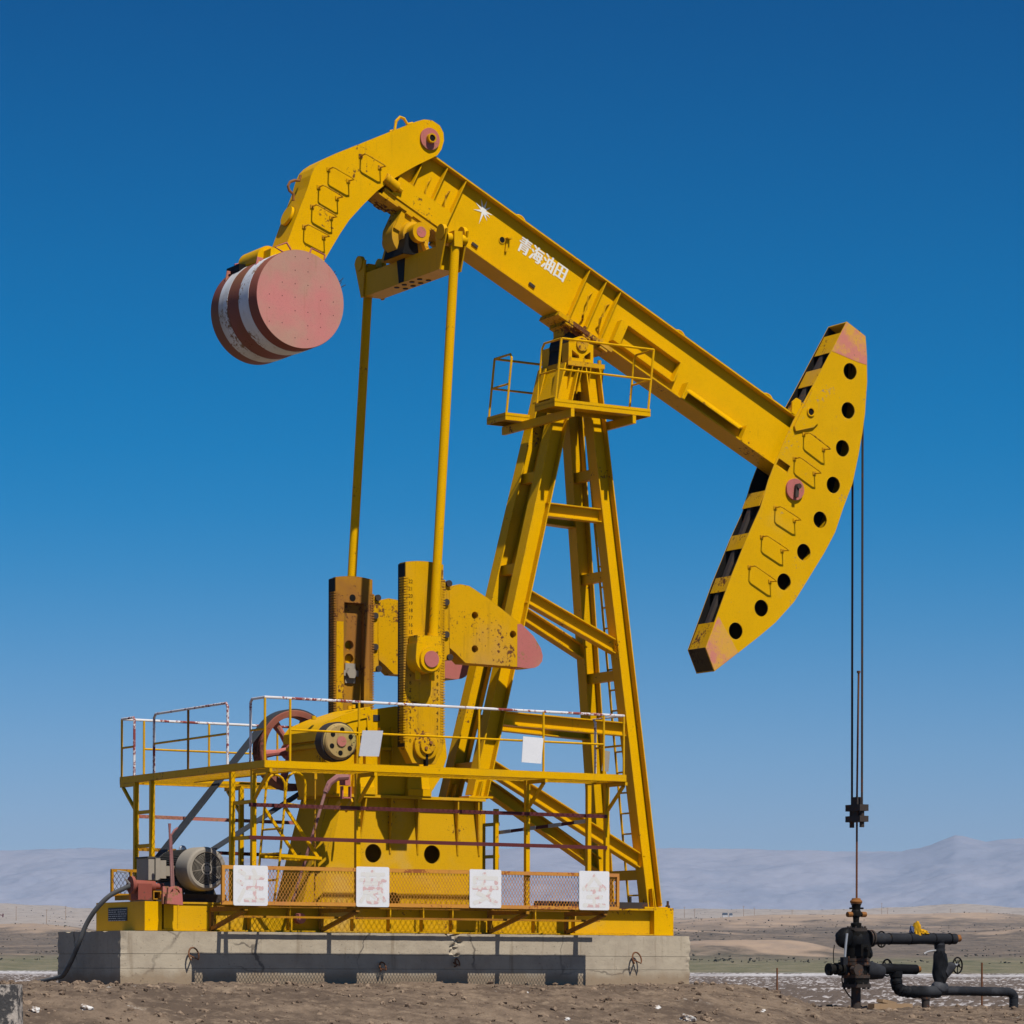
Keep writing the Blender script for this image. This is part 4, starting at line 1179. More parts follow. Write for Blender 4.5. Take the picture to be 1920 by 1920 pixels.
# -------------------------------------------------- tail arm with the drum counterweight
def tail_arm():
    yf, yr = .97, 1.53
    z1 = [(1660, 95), (1720, 102), (1778, 140), (1806, 195), (1810, 255), (1792, 320), (1760, 365), (1690, 400), (1600, 443), (1500, 500), (1400, 560), (1300, 640), (1200, 740), (1100, 850), (1030, 955), (970, 1055), (915, 1150), (880, 1260), (600, 1240), (615, 1080), (640, 1000), (700, 835), (790, 600), (815, 510), (840, 455), (875, 418), (920, 388), (1000, 350), (1200, 270), (1450, 170), (1600, 112)]
    px = [(x / 4 + 380, y / 4 + 200) for x, y in z1]
    mb = MB()
    xz = [(U(x, y, yf).x, U(x, y, yf).z) for x, y in px]
    mb.plate(xz, yf, yf + .025); mb.plate(xz, yr - .025, yr)
    cx = sum(p[0] for p in xz) / len(xz); cz = sum(p[1] for p in xz) / len(xz)
    n = len(xz)
    for i in range(n):
        ax, az = xz[i]; bx, bz = xz[(i + 1) % n]
        nx, nz = -(bz - az), (bx - ax); l = math.hypot(nx, nz) or 1; nx, nz = nx / l * .02, nz / l * .02
        # inset skin just inside both plates (outline runs clockwise seen from the front)
        sx = -1
        mb.hexa([(ax, yf + .025, az), (bx, yf + .025, bz), (bx - nx * sx * -1, yf + .025, bz - nz * sx * -1), (ax - nx * sx * -1, yf + .025, az - nz * sx * -1)],
                [(ax, yr - .025, az), (bx, yr - .025, bz), (bx - nx * sx * -1, yr - .025, bz - nz * sx * -1), (ax - nx * sx * -1, yr - .025, az - nz * sx * -1)])
    o = mb.build('tail_arm', M_YEL_CLEAN, pj)
    d = MB(); p = U(805, 261, yf); d.cyl((p.x, yf - .035, p.z), (p.x, yf, p.z), .185, 36); do = d.build('pivot_disc', M_PINK, o)
    d = MB(); d._lathe((p.x, yf - .11, p.z), (0, 1, 0), [(.03, .055), (0, .055), (0, .08), (.08, .08)], 24); d.build('pivot_ring', M_YEL_WORN, do)
    d = MB(); d.cyl((p.x, yf - .095, p.z), (p.x, yf - .04, p.z), .056, 20); d.build('pivot_hole', M_BLACK, do)
    for a, b in (((676, 292.5), (712, 314)), ((616, 317.5), (653, 339)), ((597.5, 351), (632, 371.5)), ((585, 387.5), (621, 408.5)), ((570, 425), (607, 445))):
        step_handle(a, b, yf, o, M_YEL_WORN, .18)
    # loops on top and on the back
    for ptsz in ([(1405, 188), (1440, 178), (1450, 110), (1480, 78), (1510, 90), (1535, 132), (1575, 125)],):
        m = MB(); m.tube([U(x / 4 + 380, y / 4 + 200, YC - .12) for x, y in ptsz], .026, 8); m.build('lifting_eye', M_YEL, o)
    m = MB(); m.tube([U(x / 4 + 380, y / 4 + 200, YC) for x, y in [(735, 515), (725, 555), (690, 552), (655, 565), (640, 595), (650, 630), (680, 655), (680, 705)]], .024, 8); m.build('lifting_eye', M_RUSTCAP, o)
    # round pad on the back plate
    m = MB(); p = U(638 / 4 + 380, 820 / 4 + 200, YC)
    ax = Vector((-math.cos(R(20)), 0, math.sin(R(20))))
    m.cyl(p - ax * .02, p + ax * .03, .17, 24); m.build('round_pad', M_YEL, o)
    # drum
    c = U(563.2, 561, .46); r = .80
    y0, y1 = .46, 2.13
    L = y1 - y0
    ang = [R(a) for a in range(0, 360, 5)]
    dr = MB(); dr._lathe((c.x, y0 + .004, c.z), (0, 1, 0), [(0, .001), (0, r), (.01, r + .004), (L - .014, r + .004), (L - .004, r), (L - .004, .001)], 84)
    dro = dr.build('counterweight_drum', M_BROWN, pj)
    for f0, f1 in ((.17, .38), (.63, .82)):     # two white hoops, measured from the front
        st = MB(); st._lathe((c.x, y0 + L * f0, c.z), (0, 1, 0), [(0, r + .003), (0, r + .008), (L * (f1 - f0), r + .008), (L * (f1 - f0), r + .003)], 84)
        st.build('white_stripe', M_STRIPE, dro)
    fd = MB(); fd.cyl((c.x, y0 - .006, c.z), (c.x, y0 + .003, c.z), r - .003, 84); fo = fd.build('front_disc', M_DISC, dro)
    hl = MB()
    rnd = random.Random(5)
    for i in range(-2, 4):
        for k in range(-3, 4):
            x, z = i * .235 - .1, k * .22 + .02
            if math.hypot(x, z) < .72 and rnd.random() < .8: hl.cyl((c.x + x, y0 - .008, c.z + z), (c.x + x, y0 - .005, c.z + z), .008, 8)
    hl.build('disc_hole', M_BLACK, fo)
    # handles, lugs and the collar where the arm enters
    for pts, Y in (([(535, 475), (514.5 + .5, 463), (537.5, 455), (545.5, 468)], .60), ([(581, 474), (584, 465.5), (609, 478), (608, 487)], .60), ([(445, 510), (440.5, 496), (464, 490), (468.5, 499)], 1.85)):
        m = MB(); m.tube([U(x, y, Y) for x, y in pts], .016, 8); m.build('drum_handle', M_PINK, dro)
    for x, y, Y in ((487.5, 491, .98), (431, 517, 1.9)):
        p = U(x, y, Y); m = MB(); m.plate([(p.x - .09, p.z - .16), (p.x + .08, p.z - .16), (p.x + .06, p.z + .07), (p.x - .05, p.z + .08)], Y, Y + .02, [(p.x, p.z, .03)]); m.build('drum_lug', M_PINK, dro)
    cl = MB()
    p = U(520, 478, yf)
    pts = [(497, 492), (500, 470), (530, 452), (560, 456), (560, 500), (500, 510)]
    cl.pplate([(505, 500), (508, 466), (534, 455), (545, 460), (552, 500)], .90, 1.62)
    q = U(478, 485, YC)
    q = U(496, 488, 1.3); cl.cyl((q.x, 1.15, q.z), (q.x, 1.85, q.z), .21, 24); cl.box(q.x - .1, q.x + .45, 1.2, 1.75, q.z - .25, q.z + .12)
    cl.build('arm_collar', M_YEL, o)
    nt_ = MB()
    nt_.box(c.x - .55, c.x - .2, yr + .06, y1 - .08, c.z + r - .18, c.z + r - .075)
    nt_.build('drum_notch', M_BLACK, dro)
    br = MB()
    a = U(632, 515, .5)
    for k in range(9):
        rnd2 = random.Random(k); a0 = R(20 + k * 3)
        s = Vector((c.x + r * math.cos(a0), .5 + k * .02, c.z + r * math.sin(a0)))
        e = s + Vector((rnd2.uniform(.03, .12), 0, rnd2.uniform(-.1, .12)))
        br.tube([s, (s + e) / 2 + Vector((.03, 0, .02)), e], .006, 4)
    br.build('wire_scrap', M_DKSTEEL, dro)
tail_arm()

# -------------------------------------------------- samson post (mast)
FT = U(1106, 690, .9); FB = U(1221, 1699, .5)           # front right leg, top and foot
LT = U(1063, 690, .9); LT = U(1067, 690, .9); LB = U(893, 1491, .8)
def legs():
    L = {}
    for key, (t, b) in {'fr': ((FT.x, .93, FT.z), (FB.x, .50, SKZ1 + .025)), 'rr': ((FT.x, 1.57, FT.z), (FB.x, 2.0, SKZ1 + .025)),
                        'fl': ((LT.x, .93, LT.z), (LB.x, .80, PZ + .03)), 'rl': ((LT.x, 1.57, LT.z), (LB.x, 1.70, PZ + .03))}.items():
        L[key] = (Vector(t), Vector(b))
    return L
LEGS = legs()
def on_leg(key, z):
    t, b = LEGS[key]; k = (z - b.z) / (t.z - b.z); return b + (t - b) * k
mast = MB()
cap0, cap1 = U(1064, 680, .82).x, U(1133, 684, .82).x
capz = U(1090, 682, .82).z
mast.box(cap0, cap1, .80, 1.70, capz - .05, capz + .03)
mo = mast.build('mast_cap', M_YEL_WORN, pj)
for key in ('fl', 'fr', 'rl', 'rr'):
    t, b = LEGS[key]
    mb = MB()
    tt = t.copy()
    k = (capz - .051 - b.z) / (t.z - b.z); tt = b + (t - b) * k
    mb.hbeam(tt, b, (1, 0, 0), .30, .26, .022, .016)
    mb.box(b.x - .24, b.x + .24, b.y - .16, b.y + .16, b.z - .022, b.z + .012)
    for s in (-.1, .1):
        mb.bar(b + Vector((s * .2, -.07, .01)), b + (t - b) * .035 + Vector((s * .1, -.07, 0)), .016, .10, (0, 1, 0))
    mb.build('mast_leg', M_YEL_CLEAN, pj)
# head plates under the cap
mb = MB()
za = U(1060, 745, .85).z
for yy in (.80, 1.68):
    l, r = on_leg('fl', za).x, on_leg('fr', za).x
    l2, r2 = on_leg('fl', capz - .05).x, on_leg('fr', capz - .05).x
    mid = [(l + .17, za + .1), ((l + r) / 2 - .0, za + .32), (r - .17, za + .1)]
    mb.plate([(l + .1, za + .15), (r - .1, za + .15), (r2 + .1, capz - .052), (l2 - .1, capz - .052)], yy + .16 * (1 if yy < 1 else -1), yy + .18 * (1 if yy < 1 else -1))
for x, dx in ((cap0 + .10, -.05), (cap0 + .3, -.04), (cap0 + .47, .02), (cap1 - .06, .03)):
    mb.hexa([(x - .01, .80, capz - .052), (x + .01, .80, capz - .052), (x + .01, .96, capz - .052), (x - .01, .96, capz - .052)],
            [(x + dx - .01, .93, capz - .5), (x + dx + .01, .93, capz - .5), (x + dx + .01, .96, capz - .5), (x + dx - .01, .96, capz - .5)])
l = on_leg('fl', za).x - .15
mb.hexa([(l - .01, .90, za - .0), (l + .01, .90, za), (l + .01, 1.62, za), (l - .01, 1.62, za)],
        [(cap0 + .01, .86, capz - .052), (cap0 + .03, .86, capz - .052), (cap0 + .03, 1.66, capz - .052), (cap0 + .01, 1.66, capz - .052)])
mb.build('head_plate', M_YEL_CLEAN, mo)
# braces between left and right legs
def brace(keyl, keyr, py_l, py_r, px_l, px_r, yl):
    a, b = U(px_l, py_l, yl), U(px_r, py_r, yl)
    p, q = on_leg(keyl, a.z), on_leg(keyr, b.z)
    dirv = (q - p).normalized()
    m = MB(); m.hbeam(p + dirv * .15, q - dirv * .13, (0, 0, 1), .235, .20, .02, .014)
    m.build('cross_brace', M_YEL_CLEAN, pj)
for (pl, pr) in (((1025, 955), (1128, 966)), ((990, 1113), (1157, 1221)), ((936, 1346), (1174, 1369)), ((917, 1431), (1202, 1624))):
    y = .72
    a, b = U(pl[0], pl[1], .85), U(pr[0], pr[1], .68)
    for kl, kr in (('fl', 'fr'), ('rl', 'rr')):
        p, q = on_leg(kl, a.z), on_leg(kr, b.z)
        dv = (q - p).normalized()
        m = MB(); m.hbeam(p + dv * .14, q - dv * .14, (0, 0, 1), .235, .20, .02, .014); m.build('cross_brace', M_YEL_CLEAN, pj)
for key, zs in (('r', (890, 1080, 1266, 1640)), ('l', (885, 1062, 1440))):
    for py in zs:
        z = U(1130 if key == 'r' else 950, py, 1.0).z
        p, q = on_leg('f' + key, z), on_leg('r' + key, z)
        m = MB(); m.bar(p + Vector((0, .012, 0)), q - Vector((0, .012, 0)), .14, .17); m.build('leg_tie', M_YEL_CLEAN, pj)
# centre bearing on the cap
c = U(1092, 646, .80)
for y0, y1 in ((.82, 1.04), (1.46, 1.68)):
    mb = MB()
    x0, x1 = c.x - .27, c.x + .24
    zz = capz + .031
    sh = [(x0, zz), (x1, zz), (x1, c.z + .02), (c.x + .16, c.z + .03)] + [(c.x + .15 * math.cos(R(a)), c.z + .15 * math.sin(R(a))) for a in range(15, 180, 15)] + [(c.x - .16, c.z + .03), (x0, c.z + .02)]
    mb.plate(sh, y0, y1, [[(c.x - .2, zz + .06), (c.x - .05, zz + .06), (c.x - .06, zz + .11), (c.x - .2, zz + .19)], [(c.x + .05, zz + .06), (c.x + .18, zz + .06), (c.x + .18, zz + .19), (c.x + .06, zz + .11)]])
    bo = mb.build('bearing_pedestal', M_YEL, mo)
mb = MB(); mb.cyl((c.x, .79, c.z), (c.x, 1.71, c.z), .115, 24); mb.build('bearing_shaft', M_YEL_WORN, mo)
mb = MB(); mb.cyl((c.x, 1.06, c.z), (c.x, 1.44, c.z), .27, 28)
mb.hexa([(c.x - .3, 1.06, capz + .032), (c.x + .2, 1.06, capz + .032), (c.x + .2, 1.44, capz + .032), (c.x - .3, 1.44, capz + .032)],
        [(c.x - .25, 1.06, c.z), (c.x + .2, 1.06, c.z), (c.x + .2, 1.44, c.z), (c.x - .25, 1.44, c.z)])
mb.build('oily_bearing', M_BLACK, mo)
mb = MB(); p = bp((Vector((c.x, 0, c.z)) - T0).dot(BD), -.15, 1.25)
mb.hexa([(c.x - .2, 1.08, c.z + .12), (c.x + .22, 1.08, c.z + .12), (c.x + .22, 1.42, c.z + .12), (c.x - .2, 1.42, c.z + .12)],
        [(p.x - .28, 1.06, p.z + .22), (p.x + .30, 1.06, p.z - .17), (p.x + .30, 1.44, p.z - .17), (p.x - .28, 1.44, p.z + .22)])
mb.build('bearing_neck', M_YEL_WORN, mo)
mb = MB()
for x in (cap0 + .06, cap0 + .34, cap1 - .09):
    mb.cyl((x, .84, capz + .03), (x, .84, capz + .10), .035, 6)
mb.build('cap_bolt', M_YEL_WORN, mo)

# ladder on the right of the mast
lad = MB()
def lad_pt(z, y):
    p = on_leg('fr', z); return Vector((p.x + .06, y, z))
z0, z1 = SKZ1 + .1, U(1107, 800, 1.27).z
for y in (.92, 1.28):
    lad.tube([lad_pt(z0, y), lad_pt(z1, y)], .022, 8)
n = int((z1 - z0) / .36)
for k in range(n):
    z = z0 + .15 + k * .36
    lad.tube([lad_pt(z, .92), lad_pt(z, 1.28)], .017, 6)
lad.build('mast_ladder', M_YEL, pj)

# small service gallery round the mast head
gal = MB(); galr = []
gx0, gx1 = U(1040, 750, .02).x, U(1220, 783, .02).x
gz = U(1040, 750, .02).z
for y0, y1, f in ((.02, .66, 1), (1.62, 2.25, -1)):
    gal.box(gx0, gx1, y0, y1, gz - .03, gz - .022)
    gal.box(gx0, gx1, y0, y0 + .02, gz - .10, gz + .03); gal.box(gx0, gx1, y1 - .02, y1, gz - .10, gz + .03)
    gal.box(gx0, gx0 + .02, y0 + .021, y1 - .021, gz - .10, gz + .03); gal.box(gx1 - .02, gx1, y0 + .021, y1 - .021, gz - .10, gz + .03)
for x in (gx0 + .35, gx1 - .35):
    gal.bar((x, -.0, gz - .18), (x, 2.26, gz - .18), .07, .14)
go = gal.build('gallery_floor', M_YEL, pj)
for y0, y1 in ((.04, .64), (2.23, 1.64)):
    g = MB(); h1 = U(1051, 634, .04).z; h2 = U(1049, 692, .04).z
    xa, xb = gx0 + .03, gx1 - .04
    for x in (xa, xb):
        xl1, xl2 = x + .115, x + .06      # the rails lean outward
        g.tube([(x, y1, gz), (x + .105, y1, h1 - .08), (xl1, y1 + (y0 - y1) * .1, h1), (xl1, y0, h1)], .021, 8)
        g.tube([(x, y0, gz), (xl1, y0, h1)], .021, 8)
        g.tube([(xl2, y1, h2), (xl2, y0, h2)], .019, 8)
    g.tube([(xa + .115, y0, h1), (xb + .115, y0, h1)], .021, 8); g.tube([(xa + .06, y0, h2), (xb + .06, y0, h2)], .019, 8)
    g.build('gallery_rail', M_YEL, go)
ORIGIN.pop()

# ------------------------------------------------------------------ bridle, polished rod
b = thing('wire_rope_bridle', 'pair of dark wire ropes hanging from the horsehead to a carrier bar', 'wire rope', (15.41, YC, 2.9))
hx = U(1617, 820, 1.10).x
X_ROD = 15.41
zt = U(1620, 760, 1.10).z; zcb = U(1607, 1515, YC).z
for y in (1.10, 1.40):
    xr_ = U(1617.5, 900, 1.10).x; ztan = U(1618, 712, 1.10).z
    m = MB(); m.tube([(xr_ - .10, y, ztan + .9), (xr_ - .02, y, ztan + .4), (xr_, y, ztan), (xr_ - .005, y, ztan - 1.2), (X_ROD, y, zcb)], .021, 8); m.build('wire_rope', M_DKSTEEL, b)
m = MB()
m.box(X_ROD - .10, X_ROD + .10, 1.03, 1.47, zcb - .06, zcb + .06)
m.box(X_ROD - .10, X_ROD + .10, 1.03, 1.47, zcb - .26, zcb - .15)
for y in (1.10, 1.40): m.cyl((X_ROD, y, zcb - .36), (X_ROD, y, zcb + .02), .045, 12)
m.box(X_ROD - .06, X_ROD + .06, 1.17, 1.33, zcb + .06, zcb + .20)
m.box(X_ROD - .05, X_ROD + .05, 1.15, 1.35, zcb - .2, zcb)
m.build('carrier_bar', M_DKSTEEL, b)
ORIGIN.pop()
b = thing('polished_rod', 'thin rusty rod rising from the wellhead through the carrier bar', 'rod', (X_ROD, YC, 1.3))
m = MB(); zr0 = U(1606, 1690, YC).z; zr1 = U(1611, 1262, YC).z
m.tube([(X_ROD, YC, zr0 - .1), (X_ROD, YC, zcb + .2), (X_ROD + .03, YC, zr1)], .019, 8); m.build('rod', M_RUSTROD, b)
m = MB(); m.cyl((X_ROD + .03, YC, zr1), (X_ROD + .03, YC, zr1 + .04), .035, 8); m.build('rod_coupling', M_RUSTROD, b)
ORIGIN.pop()

# ------------------------------------------------------------------ service platform (upper walkway, posts, dark guard bars)
sp = thing('service_platform', 'yellow steel walkway with white topped handrails round the gearbox', 'platform', (5.0, 1.25, 1.2))
XL, XR = 1.774, 8.507
PFY, PRY = -1.45, 3.92
PZT = 3.445; PTH = .115
FZ = 1.215                     # lower walkway level
def grating(mb, x0, x1, y0, y1, z, step=.10):
    # expanded metal seen from below: strands on both diagonals
    n = int((x1 - x0 + (y1 - y0)) / step)
    for k in range(n):
        a = x0 - (y1 - y0) + k * step
        for s in (0, 1):
            ya, yb = (y0, y1) if s == 0 else (y1, y0)
            xa, xb = a, a + (y1 - y0)
            if xb < x0 or xa > x1: continue
            t0 = max(0, (x0 - xa) / (xb - xa)); t1 = min(1, (x1 - xa) / (xb - xa))
            if t1 - t0 < .02: continue
            mb.bar((xa + (xb - xa) * t0, ya + (yb - ya) * t0, z + s * .006), (xa + (xb - xa) * t1, ya + (yb - ya) * t1, z + s * .006), .006, .004)
fl = MB()
XI = XL + .95; XRR = 6.2
def edge_angle(m, p, q, n):   # angle iron kerb: upright plate and a lip turned in along n
    m.bar(p, q, .012, PTH)
    pp, qq = Vector(p) + Vector(n) * .03 + Vector((0, 0, -PTH / 2)), Vector(q) + Vector(n) * .03 + Vector((0, 0, -PTH / 2)); m.bar(pp, qq, .06, .008)
zc = PZT - PTH / 2
edge_angle(fl, (XL, PFY, zc), (XR, PFY, zc), (0, 1, 0)); edge_angle(fl, (XL, PFY, zc), (XL, PRY, zc), (1, 0, 0))
edge_angle(fl, (XL, PRY, zc), (XRR, PRY, zc), (0, -1, 0)); edge_angle(fl, (XR, PFY, zc), (XR, -.5, zc), (-1, 0, 0))
for p_, q_ in (((XI, -.52, PZT - .09), (XR, -.52, PZT - .09)), ((XI, -.50, PZT - .09), (XI, 2.98, PZT - .09)), ((XI, 3.0, PZT - .09), (XRR, 3.0, PZT - .09))): fl.bar(p_, q_, .03, .04)
fo = fl.build('walkway_frame', M_YEL, sp)
gm = MB()
grating(gm, XL, XR, PFY + .02, -.53, PZT - .10); grating(gm, XL, XI, -.5, 2.98, PZT - .10); grating(gm, XL, XRR, 3.02, PRY - .02, PZT - .10)
gm.build('floor_mesh', M_YEL, fo)

YP, YQ = -.85, -.12
def post(px, Y, zt=PZT - PTH - .002, zb=FZ, w=.075, mat=M_YEL):
    x = U(px, 1560, Y).x
    m = MB(); m.bar((x, Y, zb), (x, Y, zt), w, w, (0, 1, 0)); m.build('post', mat, sp); return x
def bracket(x, Y, Yedge):
    m = MB(); s = 1 if Yedge > Y else -1
    z = PZT - PTH - .035
    m.bar((x, Y + s * .04, z), (x, Yedge, z), .05, .06); m.bar((x, Y + s * .04, z - .42), (x, Yedge - s * .08, z - .03), .05, .04)
    m.build('bracket', M_YEL, sp)
fx = []
for px in (475, 670, 988, 1137):
    x = post(px, YP); fx.append(x); bracket(x, YP, PFY)
x1 = post(435, YQ + .0); x2 = post(1103, YP + .62)
rx = []
for px in (255, 452):
    x = post(px, 3.32); rx.append(x); bracket(x, 3.32, PRY)
x3 = post(285, 2.72)
x5 = post(905, 3.32, 3.05); x6 = post(930, 2.72, 3.05)
def rung_set(x, ya, yb, pys, pxr):
    for py in pys:
        z = U(pxr, py, ya).z; m = MB(); m.bar((x, ya, z), (x, yb, z), .03, .06); m.build('post_rung', M_YEL, sp)
rung_set(fx[0], YP + .04, YQ - .04, (1503, 1570), 475)
rung_set(rx[0], 3.28, 2.76, (1524, 1587), 255)
rung_set(x5, 3.28, 2.76, (1547, 1607), 905)
rung_set(fx[3], YP + .04, YP + .58, (1527,), 1137)
# dark red guard bars
def gbar(a, b, Y, mat, w=.02, h=.06):
    p, q = U(*a, Y), U(*b, Y); p.y = q.y = Y
    m = MB(); m.bar(p, q, w, h); m.build('guard_bar', mat, sp)
gbar((467, 1508.6), (1138, 1531), YP - .05, M_DKRED); gbar((467, 1570), (1138, 1589.5), YP - .05, M_DKRED)
gbar((255, 1530.5), (556, 1543), 3.37, M_PINK); gbar((255, 1592), (330, 1595), 3.37, M_YEL_RUST); gbar((402, 1599), (560, 1605), 3.37, M_DKRED)
gbar((930, 1508), (1000, 1511), 2.72, M_DKRED) if False else None
m = MB()
p, q = U(936, 1561, 2.74), U(1103, 1539, YP + .62)
N = 7
mr = MB(); mr.bar(p, q, .034, .054); so_ = mr.build('barrier_rod', M_DKRED, sp)
for k in range(0, N, 2):
    mr = MB(); mr.bar(p.lerp(q, k / N), p.lerp(q, (k + 1) / N), .04, .06); mr.build('white_band', M_GREYPLATE, so_)

# handrails
HR = .022
ztop = 4.425; zmid = U(800, 1380, PFY).z
def rail(pts, mat, r=HR, name='handrail'):
    m = MB(); m.tube(pts, r, 10); return m.build(name, mat, sp)
yf = PFY + .03; yr = PRY - .03; xl = XL + .02; xr = XR - .03
y_a = UX(470, 1310, xl).y; y_b = UX(427, 1317, xl).y; y_c = UX(353, 1328, xl).y; y_d = UX(289, 1338, xl).y; y_e = UX(252, 1345, xl).y
rail([(xl, y_a, PZT - .09), (xl, y_a, ztop - .05), (xl, y_a - .05, ztop), (xl, yf, ztop), (xr, yf, ztop)], M_WHITEP)
rail([(xl, y_b, PZT - .09), (xl, y_b, ztop - .06), (xl, y_b + .06, ztop), (xl, y_d - .06, ztop), (xl, y_d, ztop - .06), (xl, y_d, PZT - .09)], M_WHITEP)
rail([(xl, y_e, PZT - .09), (xl, y_e, ztop - .04), (xl, y_e + .04, ztop), (xl, yr, ztop), (XRR, yr, ztop)], M_WHITEP)
ys_r = -.55
rail([(xr, yf, ztop), (xr, ys_r + .06, ztop), (xr, ys_r, ztop - .06), (xr, ys_r, PZT - .09)], M_WHITEP)
for px, py in ((544, 1368), (673, 1374), (898, 1384), (1019, 1392), (1132, 1397), (1168, 1400)):
    x = U(px, py, yf).x if px != 1168 else xr
    rail([(x, yf, PZT - .09), (x, yf, ztop - .01)], M_YEL, .02, 'rail_post')
rail([(xl, yf, PZT - .09), (xl, yf, ztop - .01)], M_YEL, .02, 'rail_post'); rail([(xl, y_c, PZT - .09), (xl, y_c, ztop - .01)], M_YEL_RUST, .02, 'rail_post')
rail([(xl, yr, PZT - .09), (xl, yr, ztop - .01)], M_YEL, .02, 'rail_post')
for px in (270, 392, 520, 640):
    x = U(px, 1400, yr).x; rail([(x, yr, PZT - .09), (x, yr, ztop - .01)], M_YEL, .02, 'rail_post')
xm0 = U(545, 1369, yf).x; xm1 = U(1132, 1397, yf).x
rail([(xm0, yf, zmid), (xm1, yf, zmid)], M_YEL, .018, 'mid_rail')
rail([(xl, y_a, zmid), (xl, yf, zmid)], M_YEL, .018, 'mid_rail'); rail([(xl, y_b, zmid), (xl, y_d, zmid)], M_YEL, .018, 'mid_rail'); rail([(xl, y_e, zmid), (xl, yr, zmid)], M_YEL, .018, 'mid_rail')
rail([(U(270, 1406, yr).x, yr, zmid), (XRR, yr, zmid)], M_YEL, .018, 'mid_rail')
rail([(xr, yf, zmid), (xr, ys_r, zmid)], M_YEL, .018, 'mid_rail')
ORIGIN.pop()

# plates wired to the handrail: blank, weathered
def wired_plate(pts, Y, label, mat):
    c = U(*pts[0], Y); c.y = Y
    m = MB(); m.pplate(pts, Y, Y + .006)
    loose(m, 'blank_plate', mat, c, label, 'plate', 'blank plates on the handrail')
wired_plate([(680, 1369.5), (718.5, 1370), (710.5, 1418.5), (673, 1417.5)], yf - .035, 'tilted grey white plate on the handrail between brake drum and toothed crank', M_GREYPLATE)
wired_plate([(981, 1380.5), (1019, 1384), (1015, 1432), (978, 1429)], yf - .035, 'white metal plate on the handrail between the two sets of mast legs', M_SIGN)
wired_plate([(1133, 1407), (1144, 1409), (1141, 1447), (1128, 1445)], yf + .3, 'narrow scuffed grey brown plate beside the mast ladder', M_GREYPAINT)

# ------------------------------------------------------------------ lower mesh guard with brackets
FY = -.93
fx0, fx1 = U(415, 1660, FY).x, U(1160, 1670, FY).x
fz0, fz1 = 1.20, 1.818
def mesh_strands(mb, x0, x1, z0, z1, y, dx=.058, slope=1.6, th=.0065):
    h = z1 - z0; run = h / slope
    n = int((x1 - x0 + run) / dx)
    for k in range(n + 1):
        a = x0 - run + k * dx
        for s in (0, 1):
            xa, xb = (a, a + run); za, zb = (z0, z1) if s == 0 else (z1, z0)
            t0 = max(0, (x0 - xa) / run); t1 = min(1, (x1 - xa) / run)
            if t1 - t0 < .03: continue
            p = (xa + run * t0, y + s * .004, za + (zb - za) * t0); q = (xa + run * t1, y + s * .004, za + (zb - za) * t1)
            mb.bar(p, q, .004, th, (0, 0, 1))
gd = thing('mesh_guard', 'long orange rusted mesh guard carrying four white signs above the plinth', 'mesh fence', ((fx0 + fx1) / 2, FY, FZ), 'mesh guards')
m = MB()
m.bar((fx0, FY, fz1 - .03), (fx1, FY, fz1 - .03), .045, .06); m.bar((fx0, FY, fz0 + .03), (fx1, FY, fz0 + .03), .045, .06)
for x in (fx0 + .025, fx1 - .025): m.bar((x, FY - .001, fz0 + .06), (x, FY - .001, fz1 - .06), .05, .05, (0, 1, 0))
m.build('frame', M_ORANGE, gd)
m = MB(); mesh_strands(m, fx0 + .05, fx1 - .05, fz0 + .06, fz1 - .06, FY)
m.build('expanded_mesh', M_ORANGE, gd)
m = MB(); m.box(fx0 + .05, fx1 - .05, -.69, -.55, fz0 - .03, fz0 - .015); m.build('floor_plank', M_YEL_RUST, gd)
m = MB(); p0, p1 = U(430, 1724, -.27), U(1128, 1732, -.27); m.bar((p0.x, -.21, 1.03), (p1.x, -.21, 1.03), .03, .035); m.build('floor_bearer', M_YEL_RUST, gd)
for px in (462, 671, 990, 1136):
    x = U(px, 1700, FY).x; m = MB()
    m.bar((x, FY, fz0 - .05), (x, SKF - .002, fz0 - .05), .06, .07); m.bar((x, FY + .05, fz0 - .08), (x, SKF - .03, SKZ0 + .03), .06, .06)
    m.bar((x, SKF - .03, SKZ0 + .02), (x, SKF - .03, fz0 - .09), .06, .05, (0, 1, 0))
    m.build('bracket', M_YEL_RUST, gd)
ORIGIN.pop()
# short guard behind the motor
gx = U(208, 1655, 2.9).x; gxb = U(262, 1655, 2.9).x; gz0, gz1 = U(208, 1678, 2.9).z, U(208, 1632, 2.9).z
gd = thing('mesh_guard', 'small dark rusty mesh guard behind the electric motor and red junction box', 'mesh fence', (gx, 2.9, SKZ1), 'mesh guards')
m = MB()
for z in (gz0, gz1): m.bar((gx, 2.9, z), (gxb, 2.9, z), .04, .05)
for x in (gx + .02, gxb - .02, (gx + gxb) / 2 + .1): m.bar((x, 2.9, gz0), (x, 2.9, gz1), .04, .05, (0, 1, 0))
m.bar((gx + .1, 2.9, gz0 - .05), (gx + .1, SKR, gz0 - .05), .06, .08); m.bar((gxb, 2.9, gz0 - .05), (gxb, SKR, gz0 - .05), .06, .08)
m.build('frame', M_YEL_RUST, gd)
m = MB(); mesh_strands(m, gx + .04, gxb - .04, gz0 + .02, gz1 - .02, 2.9, .075, 1.5); m.build('expanded_mesh', M_DKSTEEL, gd)
ORIGIN.pop()

